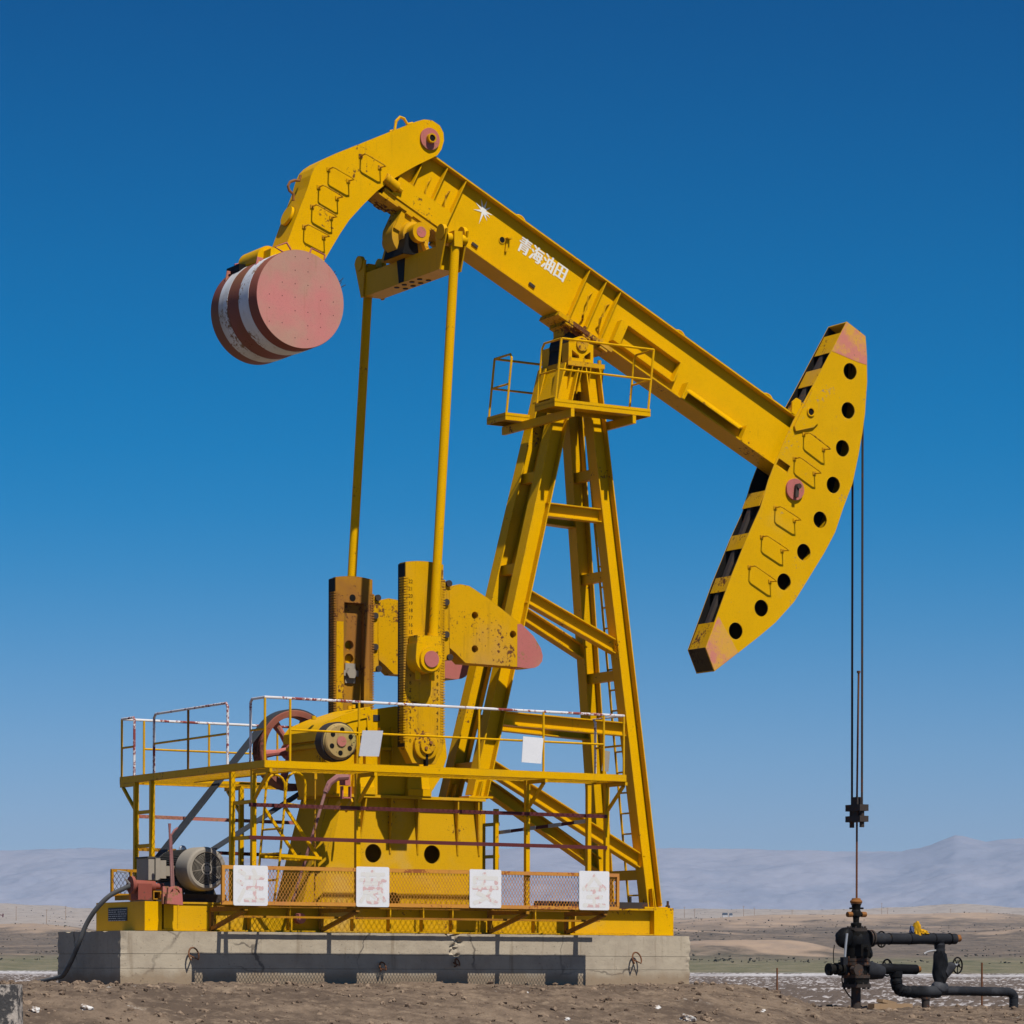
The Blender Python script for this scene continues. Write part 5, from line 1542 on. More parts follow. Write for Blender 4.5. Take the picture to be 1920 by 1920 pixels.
# the four sign boards
def sign(px, char, where):
    (x0, y0), (x1, y1) = px
    Y = FY - .04
    a, b = U(x0, y1, Y), U(x1, y0, Y)
    s = thing('safety_sign', 'faded white sign board with the character %s, %s' % (char, where), 'sign', (a.x, Y, a.z), 'safety signs on the mesh guard')
    m = MB(); r = .03; pts = []
    for cx, cz, a0 in ((b.x - r, b.z - r, 0), (a.x + r, b.z - r, 90), (a.x + r, a.z + r, 180), (b.x - r, a.z + r, 270)):
        pts += [(cx + r * math.cos(R(a0 + k * 30)), cz + r * math.sin(R(a0 + k * 30))) for k in range(4)]
    m.plate(pts, Y, Y + .012); m.build('board', M_SIGN, s)
    vs, fs = digits_mesh(char, 1.0)
    xs = [v.x for v in vs]; ys = [v.y for v in vs]
    W, H = (b.x - a.x) * .80, (b.z - a.z) * .82
    sx, sy = W / (max(xs) - min(xs)), H / (max(ys) - min(ys)); xm, ym = (max(xs) + min(xs)) / 2, (max(ys) + min(ys)) / 2
    g = MB()
    for k, (ox, oy) in enumerate(((0, 0), (.014, 0), (-.014, 0), (0, .014), (0, -.014), (.01, .01), (-.01, -.01))):
        g.add([((a.x + b.x) / 2 + (v.x - xm) * sx + ox, Y - .0007 - k * .00012, (a.z + b.z) / 2 + (v.y - ym) * sy + oy) for v in vs], fs)
    g.build('painted_character', M_GLYPH, s)
    ORIGIN.pop()
sign(((437.5, 1623.5), (502.5, 1697.5)), '\u6ce8', 'nearest the electric motor')
sign(((668, 1626), (730, 1700)), '\u610f', 'below the round holes of the gearbox pedestal')
sign(((880.5, 1631), (940, 1702)), '\u5b89', 'under the corner of the gearbox pedestal')
sign(((1086, 1634), (1142.5, 1706)), '\u5168', 'nearest the foot of the mast')

# ------------------------------------------------------------------ step ladder behind the guard
sl_ = thing('step_ladder', 'small yellow step ladder with hooped handrails leading up to the walkway', 'ladder', (2.9, -.2, FZ))
Yn, Yd = -.62, .08
def lz(py): return U(530, py, Yn).z
xb0, xt0 = U(524, 1618, Yn).x, U(537, 1470, Yn).x
for yy in (Yn, Yd):
    m = MB()
    z_t = lz(1470); pts = [(xb0 - .1, yy, FZ + .0), (xb0, yy, lz(1618)), (xt0, yy, z_t)]
    for k in range(1, 9):
        t = math.pi * k / 8; pts.append((xt0 + .17 - .17 * math.cos(t), yy, z_t + .19 * math.sin(t)))
    pts.append((xt0 + .33, yy, z_t - .32)); m.tube(pts, .021, 8); m.build('hooped_rail', M_YEL_CLEAN, sl_)
m = MB()
for py in (1508, 1553, 1600, 1650):
    z = lz(py); k = (z - lz(1618)) / (lz(1470) - lz(1618)); x = xb0 + (xt0 - xb0) * k
    m.tube([(x, Yn, z), (x, Yd, z)], .018, 8)
m.build('rungs', M_YEL_CLEAN, sl_)
m = MB()
for yy in (Yn, Yd): m.bar((xt0 - .02, yy + .02, lz(1512)), (xt0 + .62, yy + .02, lz(1612)), .03, .05)
m.bar((xt0, Yn, lz(1508)), (xt0 + .35, Yn, lz(1512)), .03, .06)
m.build('stay', M_YEL_CLEAN, sl_)
m = MB(); z = lz(1604); m.bar((xb0, Yn, z), (xb0 + .75, Yn, z - .03), .03, .05); m.bar((xb0, Yd, z), (xb0 + .75, Yd, z - .03), .03, .05); m.bar((xb0 + .75, Yn, z - .03), (xb0 + .75, Yd, z - .03), .03, .05)
grating(m, xb0, xb0 + .74, Yn, Yd, z - .03, .09); m.build('landing', M_YEL_CLEAN, sl_)
ORIGIN.pop()

# ------------------------------------------------------------------ electric motor
MC = U(388, 1629, .45)
mr = .355
em = thing('electric_motor', 'grey finned electric motor with round fan grille under the walkway', 'motor', (MC.x, 1.1, SKZ1))
m = MB()
prof = []
for k in range(60):
    a0 = 2 * math.pi * k / 60
    for da, rr in ((0, .335), (.35, .335), (.36, .285), (.99, .285)):
        a = a0 + da * 2 * math.pi / 60; prof.append((MC.x + rr * math.cos(a), MC.z + rr * math.sin(a)))
m.plate(prof, .90, 1.66)
m.cyl((MC.x, .88, MC.z), (MC.x, 1.75, MC.z), .27, 32)
m._lathe((MC.x, 1.66, MC.z), (0, 1, 0), [(0, .33), (.05, .33), (.12, .22), (.14, .12), (.14, .001)], 32)
m.cyl((MC.x, 1.7, MC.z), (MC.x, 2.4, MC.z), .05, 16)
m.build('finned_body', M_FINGREY, em)
m = MB(); m._lathe((MC.x, .44, MC.z), (0, 1, 0), [(.01, .26), (.0, .27), (.0, .31), (.025, .345), (.07, .355), (.44, .355), (.44, .33)], 48)
fc = m.build('fan_cover', M_GREYPAINT, em)
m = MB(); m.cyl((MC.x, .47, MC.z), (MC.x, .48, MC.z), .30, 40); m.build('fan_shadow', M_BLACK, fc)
m = MB()
for rr in np.linspace(.03, .262, 11):
    m._lathe((MC.x, .452, MC.z), (0, 1, 0), [(0, rr - .004), (-.003, rr), (0, rr + .004), (.004, rr), (0, rr - .004)], 40)
for k in range(8):
    a = R(45 * k + 10); m.bar((MC.x + .05 * math.cos(a), .456, MC.z + .05 * math.sin(a)), (MC.x + .27 * math.cos(a), .456, MC.z + .27 * math.sin(a)), .012, .006, (0, 1, 0))
m.build('fan_grille', M_GREYPAINT, fc)
m = MB(); m._lathe((MC.x, .446, MC.z), (0, 1, 0), [(0, .001), (0, .05), (.012, .05)], 20); m._lathe((MC.x, .448, MC.z), (0, 1, 0), [(0, .075), (0, .10), (.01, .10)], 24); m.build('grille_boss', M_GREYPAINT, fc)
m = MB(); zb = MC.z - .03
m.box(MC.x - .93, MC.x - .72, .66, 1.10, zb - .16, zb + .19); m.box(MC.x - .7195, MC.x - .60, .70, 1.06, zb - .13, zb + .16); m.box(MC.x - .60, MC.x - .2, .95, 1.05, zb - .08, zb + .08)
tb = m.build('terminal_box', M_GREYPAINT, em)
m = MB(); m.box(MC.x - .95, MC.x - .80, .648, 1.112, zb + .1905, zb + .215); m.box(MC.x - .825, MC.x - .81, .645, .6595, zb - .17, zb + .20); m.build('box_lid', M_FINGREY, tb)
m = MB(); p = (MC.x, 1.35, MC.z + .335); lifting_eye(p, (1, 0, 0), (0, 0, 1), .05, em, M_BRIGHT, .02)
m.cyl((MC.x, 1.35, MC.z + .32), (MC.x, 1.35, MC.z + .37), .045, 10); m.build('eye_base', M_BRIGHT, em)
m = MB()
for s in (-1, 1):
    m.hexa([(MC.x + s * .16, .9, MC.z - .25), (MC.x + s * .30, .9, MC.z - .2), (MC.x + s * .30, 1.66, MC.z - .2), (MC.x + s * .16, 1.66, MC.z - .25)],
           [(MC.x + s * .2, .88, MC.z - .40), (MC.x + s * .38, .88, MC.z - .40), (MC.x + s * .38, 1.68, MC.z - .40), (MC.x + s * .2, 1.68, MC.z - .40)])
m.build('motor_foot', M_FINGREY, em)
m = MB(); m.box(MC.x - .75, MC.x + .5, .75, .87, SKZ1 + .003, MC.z - .40); m.box(MC.x - .75, MC.x + .5, 1.62, 1.74, SKZ1 + .003, MC.z - .40)
m.build('slide_rail', M_DKSTEEL, em)
m = MB(); m._lathe((MC.x, 2.05, MC.z), (0, 1, 0), [(0, .06), (0, .15), (.02, .16), (.30, .16), (.32, .15), (.32, .06)], 28); m.build('motor_pulley', M_DKSTEEL, em)
ORIGIN.pop()
# belts: two external tangents and the wrap on the big pulley
def belts():
    C1 = Vector((WHEEL.x, 0, WHEEL.z)); C2 = Vector((MC.x, 0, MC.z)); r1, r2 = .69, .17
    d = C2 - C1; L = d.length; base = math.atan2(d.z, d.x); off = math.acos((r1 - r2) / L)
    loop = []
    a1, a2 = base + off, base - off
    for k in range(41):
        a = a1 + (2 * math.pi - 2 * off) * k / 40
        loop.append((C1.x + r1 * math.cos(a), C1.z + r1 * math.sin(a)))
    for k in range(17):
        a = a2 + 2 * off * k / 16
        loop.append((C2.x + r2 * math.cos(a), C2.z + r2 * math.sin(a)))
    m = MB(); n = len(loop)
    for i in range(n):
        (ax, az), (bx, bz) = loop[i], loop[(i + 1) % n]
        nx, nz = (bz - az), -(bx - ax); l = math.hypot(nx, nz); nx, nz = nx / l * .014, nz / l * .014
        for y0 in (2.07, 2.145, 2.22, 2.295):
            m.hexa([(ax - nx, y0, az - nz), (bx - nx, y0, bz - nz), (bx + nx, y0, bz + nz), (ax + nx, y0, az + nz)],
                   [(ax - nx, y0 + .06, az - nz), (bx - nx, y0 + .06, bz - nz), (bx + nx, y0 + .06, bz + nz), (ax + nx, y0 + .06, az + nz)])
    loose(m, 'drive_belt', M_RUBBER, C2 + Vector((0, 2.2, 0)), 'dark rubber drive belts from the motor up to the red pulley wheel', 'belt')
belts()

# motor controls in front of it
br = thing('brake_control', 'pinkish red lever stand with two upright rods in front of the motor', 'lever', (U(328, 1690, .1).x, .1, SKZ1))
Y = .02
a = [(316, 1664), (330, 1661), (341, 1666), (343, 1694), (343, 1697), (313, 1694)]
p = U(328, 1672, Y)
m = MB(); m.pplate(a, Y, Y + .06, [[(p.x - .09, p.z - .02), (p.x - .06, p.z - .01), (p.x, p.z + .012), (p.x + .06, p.z - .005), (p.x + .09, p.z - .03), (p.x + .08, p.z + .015), (p.x + .03, p.z + .05), (p.x - .04, p.z + .05)]])
a0 = U(313, 1697, Y); m.bar((a0.x + .1, Y + .06, a0.z + .15), (a0.x + .1, SKF + .1, a0.z + .15), .12, .06); m.box(a0.x + .0, a0.x + .28, Y + .15, Y + .2, a0.z + .02, a0.z + .3)
m.build('quadrant', M_PINK, br)
m = MB(); m.tube([U(322, 1664, Y + .1), U(319.5, 1600, Y + .1), U(318, 1560, Y + .1), U(318, 1544, Y + .1)], [.022, .02, .017, .026], 8)
m.tube([U(326, 1664, Y + .1), U(321, 1566, Y + .1)], .013, 6); m.tube([U(321, 1566, Y + .1), U(327, 1557, Y + .1), U(333, 1552, Y + .1)], [.015, .02, .016], 6)
m.build('lever', M_MAUVE, br)
ORIGIN.pop()
jb = thing('junction_box', 'small red junction box where the grey cable enters beside the motor', 'junction box', (U(272, 1686, .3).x, .3, SKZ1))
Y = .36
a, b_ = U(259, 1687, Y), U(285, 1657, Y)
m = MB(); m.box(a.x, b_.x, Y, Y + .28, a.z, b_.z); m.build('box_body', M_REDRUST, jb)
m = MB(); c0, c1 = U(246, 1659, Y + .1), U(289, 1662, Y + .1); m.cyl(c0, c1, .085, 18); m.cyl(c0 - Vector((.02, 0, 0)), c0 + Vector((.03, 0, 0)), .14, 18); m.cyl(c1, c1 + Vector((.15, 0, -.0)), .05, 12)
m.build('switch_tube', M_REDRUST, jb)
m = MB(); q = U(240, 1650, Y + .1); m.tube([q + Vector((.05, 0, -.08)), q + Vector((-.05, 0, .02)), q + Vector((-.02, 0, .12)), q + Vector((-.14, .1, .14))], .018, 6); m.build('wire_tail', M_BRIGHT, jb)
m = MB(); s0 = U(294, 1679, Y); m.plate([(s0.x - .07, s0.z - .065), (s0.x + .07, s0.z - .065), (s0.x + .07, s0.z + .075), (s0.x - .07, s0.z + .075)], Y - .02, Y + .9, [[(s0.x - .05, s0.z - .045), (s0.x + .05, s0.z - .045), (s0.x + .05, s0.z + .055), (s0.x - .05, s0.z + .055)]])
m.build('square_tube', M_YEL_RUST, jb)
ORIGIN.pop()
# cable from the box to the ground past the shaded end of the plinth
m = MB()
pts = [(244, 1661, .46), (230, 1667, .5), (205, 1680, .6), (180, 1705, .75), (162, 1733, .9), (150, 1763, 1.0), (139, 1790, 1.15), (128, 1813, 1.3), (118, 1829, 1.5), (108, 1833, 1.7), (92, 1837, 2.0), (70, 1842, 2.3)]
P3 = []
for x, y, yy in pts:
    q = U(x, y, yy)
    P3.append(q)
def smooth(P, n=6):
    out = []
    for i in range(len(P) - 1):
        p0 = P[max(i - 1, 0)]; p1 = P[i]; p2 = P[i + 1]; p3 = P[min(i + 2, len(P) - 1)]
        for k in range(n):
            t = k / n
            out.append(.5 * ((2 * p1) + (p2 - p0) * t + (2 * p0 - 5 * p1 + 4 * p2 - p3) * t * t + (3 * p1 - p0 - 3 * p2 + p3) * t ** 3))
    return out + [P[-1]]
m.tube(smooth(P3), .038, 12)
loose(m, 'power_cable', M_CABLE, P3[-1], 'thick grey cable drooping from the motor box to the ground at the left', 'cable')

# ------------------------------------------------------------------ wellhead
WX = U(1605, 1800, YC).x
wh = thing('wellhead', 'black oily wellhead tree with wrapped pipes and handwheels under the polished rod', 'wellhead', (WX, YC, -.42))
def W(zx, zy, Y=YC): return U(zx / 4.8 + 1520, zy / 4.8 + 1560, Y)
def wz(zy): return W(405, zy).z
m = MB()
prof = [(wz(1600), .085), (wz(1390), .085)]
m._lathe((WX, YC, 0), (0, 0, 1), [(-.62, .09), (wz(1392), .09)], 20); wpipe = m.build('casing_pipe', M_DKSTEEL, wh)
m = MB()
m._lathe((WX + .01, YC, 0), (0, 0, 1), [(wz(1390), .001), (wz(1388), .235), (wz(1300), .24), (wz(1292), .20), (wz(1200), .19), (wz(1180), .225), (wz(1160), .225), (wz(1150), .20), (wz(1080), .21), (wz(900), .20), (wz(880), .16), (wz(862), .06), (wz(850), .06)], 24)
m.build('casing_head', M_BLACK, wh)
for zz, rr in ((1385, .27), (1300, .255), (1185, .255), (1150, .25), (880, .20)):
    m = MB(); z_ = wz(zz); m._lathe((WX + .01, YC, z_), (0, 0, 1), [(-.03, .06), (-.03, rr), (.03, rr), (.03, .06)], 24)
    for k in range(10):
        a = 2 * math.pi * k / 10 + .2; bx, by = WX + .01 + (rr - .035) * math.cos(a), YC + (rr - .035) * math.sin(a)
        m.cyl((bx, by, z_ - .06), (bx, by, z_ + .065), .018, 6)
    m.build('bolted_flange', M_DKSTEEL, wh)
m = MB(); q = W(455, 1060, YC - .2); m.box(q.x - .1, q.x + .1, YC - .33, YC - .15, q.z - .12, q.z + .1); m.cyl(q + Vector((.0, -.12, .02)), q + Vector((.0, -.24, .02)), .05, 10); m.build('valve_block', M_BLACK, wh)
m = MB(); q = W(380, 1240, YC - .2); m.cyl(q, q + Vector((0, -.16, 0)), .075, 14); m.cyl(q + Vector((0, -.15, 0)), q + Vector((0, -.18, 0)), .11, 8); m.build('plugged_outlet', M_DKSTEEL, wh)
# wrapped lumps round the body
def lump(c, rx, ry, rz, seed, mat, name):
    bm = bmesh.new(); bmesh.ops.create_icosphere(bm, subdivisions=3, radius=1)
    rs = np.random.default_rng(seed); ox, oy = rs.random(2) * 40
    vs = []
    for v in bm.verts:
        n = float(fbm(np.array(v.co.x * 1.7 + v.co.z * 2.1 + ox), np.array(v.co.y * 1.7 - v.co.z * 1.3 + oy), 4))
        s = 1 + n * .45; vs.append((c.x + v.co.x * rx * s, c.y + v.co.y * ry * s, c.z + v.co.z * rz * s))
    fs = [tuple(v.index for v in f.verts) for f in bm.faces]; bm.free()
    mm = MB(); mm.add(vs, fs); return mm.build(name, mat, wh)
lump(W(420, 1000), .26, .24, .33, 1, M_WRAP, 'insulation_wrap')
lump(W(440, 1090), .23, .24, .20, 2, M_WRAP, 'insulation_wrap')
lump(W(300, 955), .17, .17, .19, 3, M_WRAP, 'insulation_wrap')
lump(W(400, 895), .17, .16, .09, 4, M_WRAP, 'insulation_wrap')
m = MB()
m._lathe((WX, YC, 0), (0, 0, 1), [(wz(862), .085), (wz(840), .10), (wz(820), .10), (wz(815), .055), (wz(770), .06), (wz(755), .085), (wz(715), .09), (wz(700), .075), (wz(660), .085), (wz(648), .10)], 20)
m.cyl(W(345, 742), W(480, 742), .045, 12); m.cyl(W(352, 687), W(472, 687), .018, 8)
so2 = m.build('stuffing_box', M_BLACK, wh)
m = MB(); m._lathe((WX, YC, 0), (0, 0, 1), [(wz(647), .001), (wz(646), .10), (wz(630), .115), (wz(618), .11), (wz(610), .085), (wz(597), .08), (wz(594), .02)], 20); m.cyl(W(368, 632), W(455, 632), .025, 8); m.build('gland_cap', M_RUSTCAP, so2)
for zx in (350, 475):
    m = MB(); q = W(zx, 742); m.cyl(q + Vector((-.05, 0, 0)), q + Vector((.05, 0, 0)), .05, 8); m.build('gland_bolt', M_RUSTCAP, so2)
def pipe(pts, r, mat, name='pipe', rough=.0, seed=0):
    P = smooth([W(*q) if len(q) == 2 else W(*q) for q in pts], 8) if len(pts) > 2 else [W(*pts[0]).lerp(W(*pts[1]), k / 14) for k in range(15)]
    rs = random.Random(seed); rr = [r * (1 + rs.uniform(-rough, rough)) for _ in P]
    m = MB(); m.tube(P, rr, 16); return m.build(name, mat, wh)
up = pipe([(520, 962), (1300, 962)], .105, M_PIPEWRAP, 'flow_pipe', .05, 1)
m = MB(); m.cyl(W(515, 958), W(528, 958), .16, 16); m.cyl(W(538, 958), W(551, 958), .16, 16); m.build('pipe_collar', M_DKSTEEL, up)
for zx in (700, 880, 1100, 1245):
    m = MB(); m.cyl(W(zx, 962), W(zx + 9, 962), .112, 16); m.build('pipe_band', M_WRAP, up)
m = MB(); m.cyl(W(1295, 960), W(1340, 956), .068, 14); m.build('pipe_end', M_RUSTCAP, up)
pipe([(1160, 975), (1162, 1120)], .10, M_PIPEWRAP, 'drop_pipe', .08, 2)
q = W(1165, 1210); lump(q, .14, .15, .40, 5, M_WRAP, 'valve_body')
pipe([(1170, 1330), (1172, 1420)], .10, M_WRAP, 'drop_pipe', .08, 3)
m = MB(); a, b_ = W(1190, 1190), W(1290, 1205); m.tube([W(1180, 1270), W(1240, 1225), W(1285, 1198)], [.15, .12, .07], 14); m.build('valve_bonnet', M_PIPEWRAP, wh)
def handwheel(c, r, axis, mat, spokes=5):
    ax = Vector(axis).normalized(); u = ax.cross(ZUP).normalized(); v = ax.cross(u)
    m = MB(); n = 28
    ring = [c + (u * math.cos(2 * math.pi * k / n) + v * math.sin(2 * math.pi * k / n)) * r for k in range(n + 1)]
    m.tube(ring, .016, 8)
    for k in range(spokes):
        a = 2 * math.pi * k / spokes + .3; m.tube([c, c + (u * math.cos(a) + v * math.sin(a)) * r], .011, 6)
    m.cyl(c - ax * .04, c + ax * .04, .03, 10)
    return m.build('handwheel', mat, wh)
handwheel(W(1322, 1201), .150, (.27, -.96, 0), M_BLACK)
m = MB(); m.tube([W(1265, 1195), W(1328, 1198)], .028, 8); m.build('valve_stem', M_BRIGHT, wh)
handwheel(W(637, 966, 1.5), .145, (.27, -.96, 0), M_BLACK)
handwheel(W(688, 1222, 1.5), .155, (.27, -.96, 0), M_BLACK)
handwheel(W(1122, 1420, 1.45), .135, (.27, -.96, 0), M_BLACK)
lo = pipe([(470, 1228), (950, 1238)], .098, M_WRAP, 'flow_pipe', .05, 4)
m = MB(); m.cyl(W(945, 1238), W(980, 1236), .06, 12); m.build('pipe_end', M_RUSTCAP, lo)
m = MB(); m.tube([W(480, 1240), W(560, 1250), W(640, 1260)], [.17, .165, .13], 16); m.build('pipe_sleeve', M_PIPEWRAP, lo)
pipe([(770, 1250), (770, 1340), (785, 1400), (835, 1432), (960, 1440), (1150, 1438)], .112, M_WRAP, 'return_pipe', .08, 5)
pipe([(1130, 1432), (1300, 1430), (1500, 1434), (1700, 1438), (1780, 1440), (1822, 1470), (1828, 1530), (1826, 1600), (1826, 1680)], .088, M_PIPEWRAP, 'return_pipe', .04, 6)
lump(W(1165, 1400), .16, .15, .14, 7, M_PIPEWRAP, 'insulation_wrap')
m = MB(); m.tube([W(1140, 1066), W(1090, 1070), W(1050, 1078), W(1018, 1098)], [.02, .022, .016, .02], 8); m.build('tap_lever', M_BRIGHT, wh)
m = MB(); m.tube([W(328, 912, YC - .3), W(318, 1000, YC - .3), W(308, 1125, YC - .3)], .022, 8); m.build('gauge_hose', M_BRIGHT, wh)
m = MB(); q = W(300, 1160, YC - .3); m.box(q.x - .05, q.x + .05, YC - .35, YC - .25, q.z - .07, q.z + .07); m.build('gauge_box', M_PIPEWRAP, wh)
fl_ = MB(); fl_.cyl(W(300, 1232), W(165, 1236), .085, 18); fl_.cyl(W(180, 1236), W(158, 1236), .115, 18); fl_.cyl(W(285, 1232), W(262, 1232), .13, 18); fl_.cyl(W(235, 1232), W(215, 1232), .11, 8); fl_.cyl(W(225, 1200), W(225, 1232), .035, 8); fl_.tube([W(172, 1250), W(168, 1285)], .06, 8)
fl_.build('side_flange', M_BLACK, wh)
m = MB(); m.tube([W(214, 1015), W(205, 1080), W(207, 1180)], .009, 6); m.tube(smooth([W(285, 1270), W(283, 1340), W(310, 1420), W(370, 1500), W(430, 1550)]), .012, 6); m.build('loose_wire', M_BLACK, wh)
ORIGIN.pop()
# rag on the pipe
def rag(c, s, seed, mat):
    bm = bmesh.new(); bmesh.ops.create_icosphere(bm, subdivisions=3, radius=1); vs = []
    for v in bm.verts:
        n = float(fbm(np.array(v.co.x * 2.2 + v.co.z * 2.6 + seed), np.array(v.co.y * 2.2 - v.co.z * 1.3 + seed), 4))
        k = 1 + n * 1.1; wd = .55 + .45 * max(0, -v.co.z) ; vs.append((c.x + v.co.x * s[0] * k * wd, c.y + v.co.y * s[1] * k, c.z + v.co.z * s[2] * k))
    fs = [tuple(v.index for v in f.verts) for f in bm.faces]; bm.free()
    mm = MB(); mm.add(vs, fs); return mm
rp = W(955, 885)
rg = rag(rp, (.10, .10, .17), 3, M_RAG)
q = W(1010, 905); rg.add(*(lambda r_: (r_.v, r_.f))(rag(q, (.15, .09, .06), 9, M_RAG)))
rgo = loose(rg, 'rag', M_RAG, rp, 'crumpled yellow rag draped over the upper wellhead pipe', 'rag')
bl = rag(W(910, 880), (.05, .06, .07), 5, M_BLUERAG); bl.v = [(x - rp.x, y - rp.y, z - rp.z) for x, y, z in bl.v]
o_ = bl.build('blue_corner', M_BLUERAG, rgo, (0, 0, 0))

# ------------------------------------------------------------------ small things on the ground
def gz_at(x, y): return float(terrain(np.array(float(x)), np.array(float(y))))
def ground_px(px, py, Y):
    p = U(px, py, Y); return Vector((p.x, Y, gz_at(p.x, Y)))
def rock_mesh(c, s, seed, flat=.7):
    bm = bmesh.new(); bmesh.ops.create_icosphere(bm, subdivisions=3, radius=1); vs = []
    for v in bm.verts:
        n = float(fbm(np.array(v.co.x * 1.3 + v.co.z * 1.9 + seed * 7.3), np.array(v.co.y * 1.3 - v.co.z * 1.1 + seed * 3.1), 4))
        k = 1 + n * 1.3; vs.append((c.x + v.co.x * s * k, c.y + v.co.y * s * k, c.z + v.co.z * s * flat * k))
    fs = [tuple(v.index for v in f.verts) for f in bm.faces]; bm.free()
    mm = MB(); mm.add(vs, fs); return mm
def rock_mat(name, a, b_):
    m = Mat(name, .9, spec=.2); m.col(m.mix(m.step(m.noise(7, 5, .7), .42, .58), a, b_)); m.bump(m.noise(20, 4, .7), .6, .02); return m.m
M_ROCKW = rock_mat('salt_crusted_rock', (.24, .17, .12), (.62, .60, .57))
M_ROCKB = rock_mat('brown_clod', (.12, .083, .058), (.27, .195, .135))
# where a photographed ground spot lies: march the view ray to the terrain
def hit(px, py):
    r = ray(px, py).normalized(); lo = 30.0
    for k in range(4000):
        p = CAM + r * (lo + k * .02)
        if p.z < gz_at(p.x, p.y): return p
    return CAM + r * 48
def stone(px, py, s, seed, label, mat=M_ROCKW):
    c = hit(px, py); loose(rock_mesh(c, s, seed), 'stone', mat, c, label, 'stone', 'pale stones on the bare soil')
stone(65, 1896, .085, 1, 'white crusted stone on the soil nearest the stained post at the left')
stone(160, 1893, .10, 2, 'pale and brown broken stone below the shaded end of the plinth')
stone(1288, 1912, .13, 3, 'largest pale stone at the bottom edge below the plinth right end')
stone(1325, 1914, .10, 4, 'sandy brown stone beside the largest pale stone at the bottom edge', M_ROCKB)
stone(985, 1862, .05, 5, 'small white stone on the soil under the fourth sign board')
stone(1430, 1896, .05, 6, 'small dark edged white stone on the slope toward the wellhead')
stone(1232, 1890, .06, 7, 'small pale stone low on the slope under the plinth right end')
stone(1062, 1912, .05, 8, 'small round pale stone at the bottom edge near the middle')

# stained concrete stump in the near left corner
c = at(4, 1880, 43.0); z0 = gz_at(c.x, c.y)
m = MB(); ht = at(4, 1846, 43.0).z
hw = 36 / FPX * 43.0
a = RT0 * hw; bdir = FW * .25
m.hexa([c + a - bdir, c + a + bdir, c - a * 1.6 + bdir, c - a * 1.6 - bdir], [c + a * .9 - bdir, c + a * .9 + bdir, c - a * 1.6 + bdir, c - a * 1.6 - bdir])
def set_z(vs, zb, zt): return [(x, y, zb if i < 4 else zt) for i, (x, y, z) in enumerate(vs)]
m.v = set_z(m.v, z0 - .3, ht)
ms = Mat('stained_concrete', .9, spec=.2)
nn = ms.step(ms.math('ADD', ms.math('MULTIPLY', ms.noise(3.0, 3, .5), .6), ms.math('MULTIPLY', ms.noise(14, 4, .7), .4)), .46, .54)
ms.col(ms.mix(nn, (.07, .068, .068), (.50, .44, .38))); ms.bump(ms.noise(25, 4, .7), .6, .02)
bmx = bmesh.new()
st_o = loose(m, 'concrete_stump', ms.m, (c.x, c.y, z0), 'black and white stained concrete stump standing nearest the camera', 'stump')

# stakes
for px, y0, y1, D, lab in ((1841, 1852, 1805, 66.0, 'thin rusty stake in the salt flat right of the wellhead valve'), (1457, 1842, 1815, 70.0, 'thin rusty stake in the salt flat left of the wellhead')):
    p, q = at(px, y0 + 6, D), at(px, y1, D); p.z = min(p.z, gz_at(p.x, p.y) - .05); q.x, q.y = p.x, p.y
    m = MB(); m.cyl(p, q, .02, 8); loose(m, 'stake', M_RUSTROD, p, lab, 'stake', 'stakes in the salt flat')
# planks, stub and scraps by the wellhead
p0, p1 = W(545, 1556, .6), W(935, 1562, .6)
m = MB(); zp = gz_at((p0.x + p1.x) / 2, .6) + .06; m.bar((p0.x, .6, zp), (p1.x, .75, zp), .16, .10); loose(m, 'plank', M_WOOD, (p0.x, .6, zp - .04), 'long weathered plank lying on the soil right of the wellhead casing', 'plank', 'planks by the wellhead')
p0, p1 = W(590, 1540, .95), W(760, 1555, .95)
m = MB(); zp = gz_at(p0.x, .95) + .14; m.bar((p0.x, .85, zp), (p1.x, 1.0, zp - .06), .14, .06); loose(m, 'plank', M_WOOD, (p0.x, .95, zp - .1), 'short board tilted on top behind the long weathered plank', 'plank', 'planks by the wellhead')
p = W(1035, 1590, .9); z = gz_at(p.x, .9)
m = MB(); m.cyl((p.x, .9, z - .1), (p.x, .9, z + .19), .075, 14); m._lathe((p.x, .9, z), (0, 0, 1), [(.16, .075), (.16, .09), (.2, .09), (.2, .06), (.1, .06)], 14); loose(m, 'pipe_stub', M_DKSTEEL, (p.x, .9, z), 'short dark pipe stub sticking out of the soil by the planks', 'pipe stub')

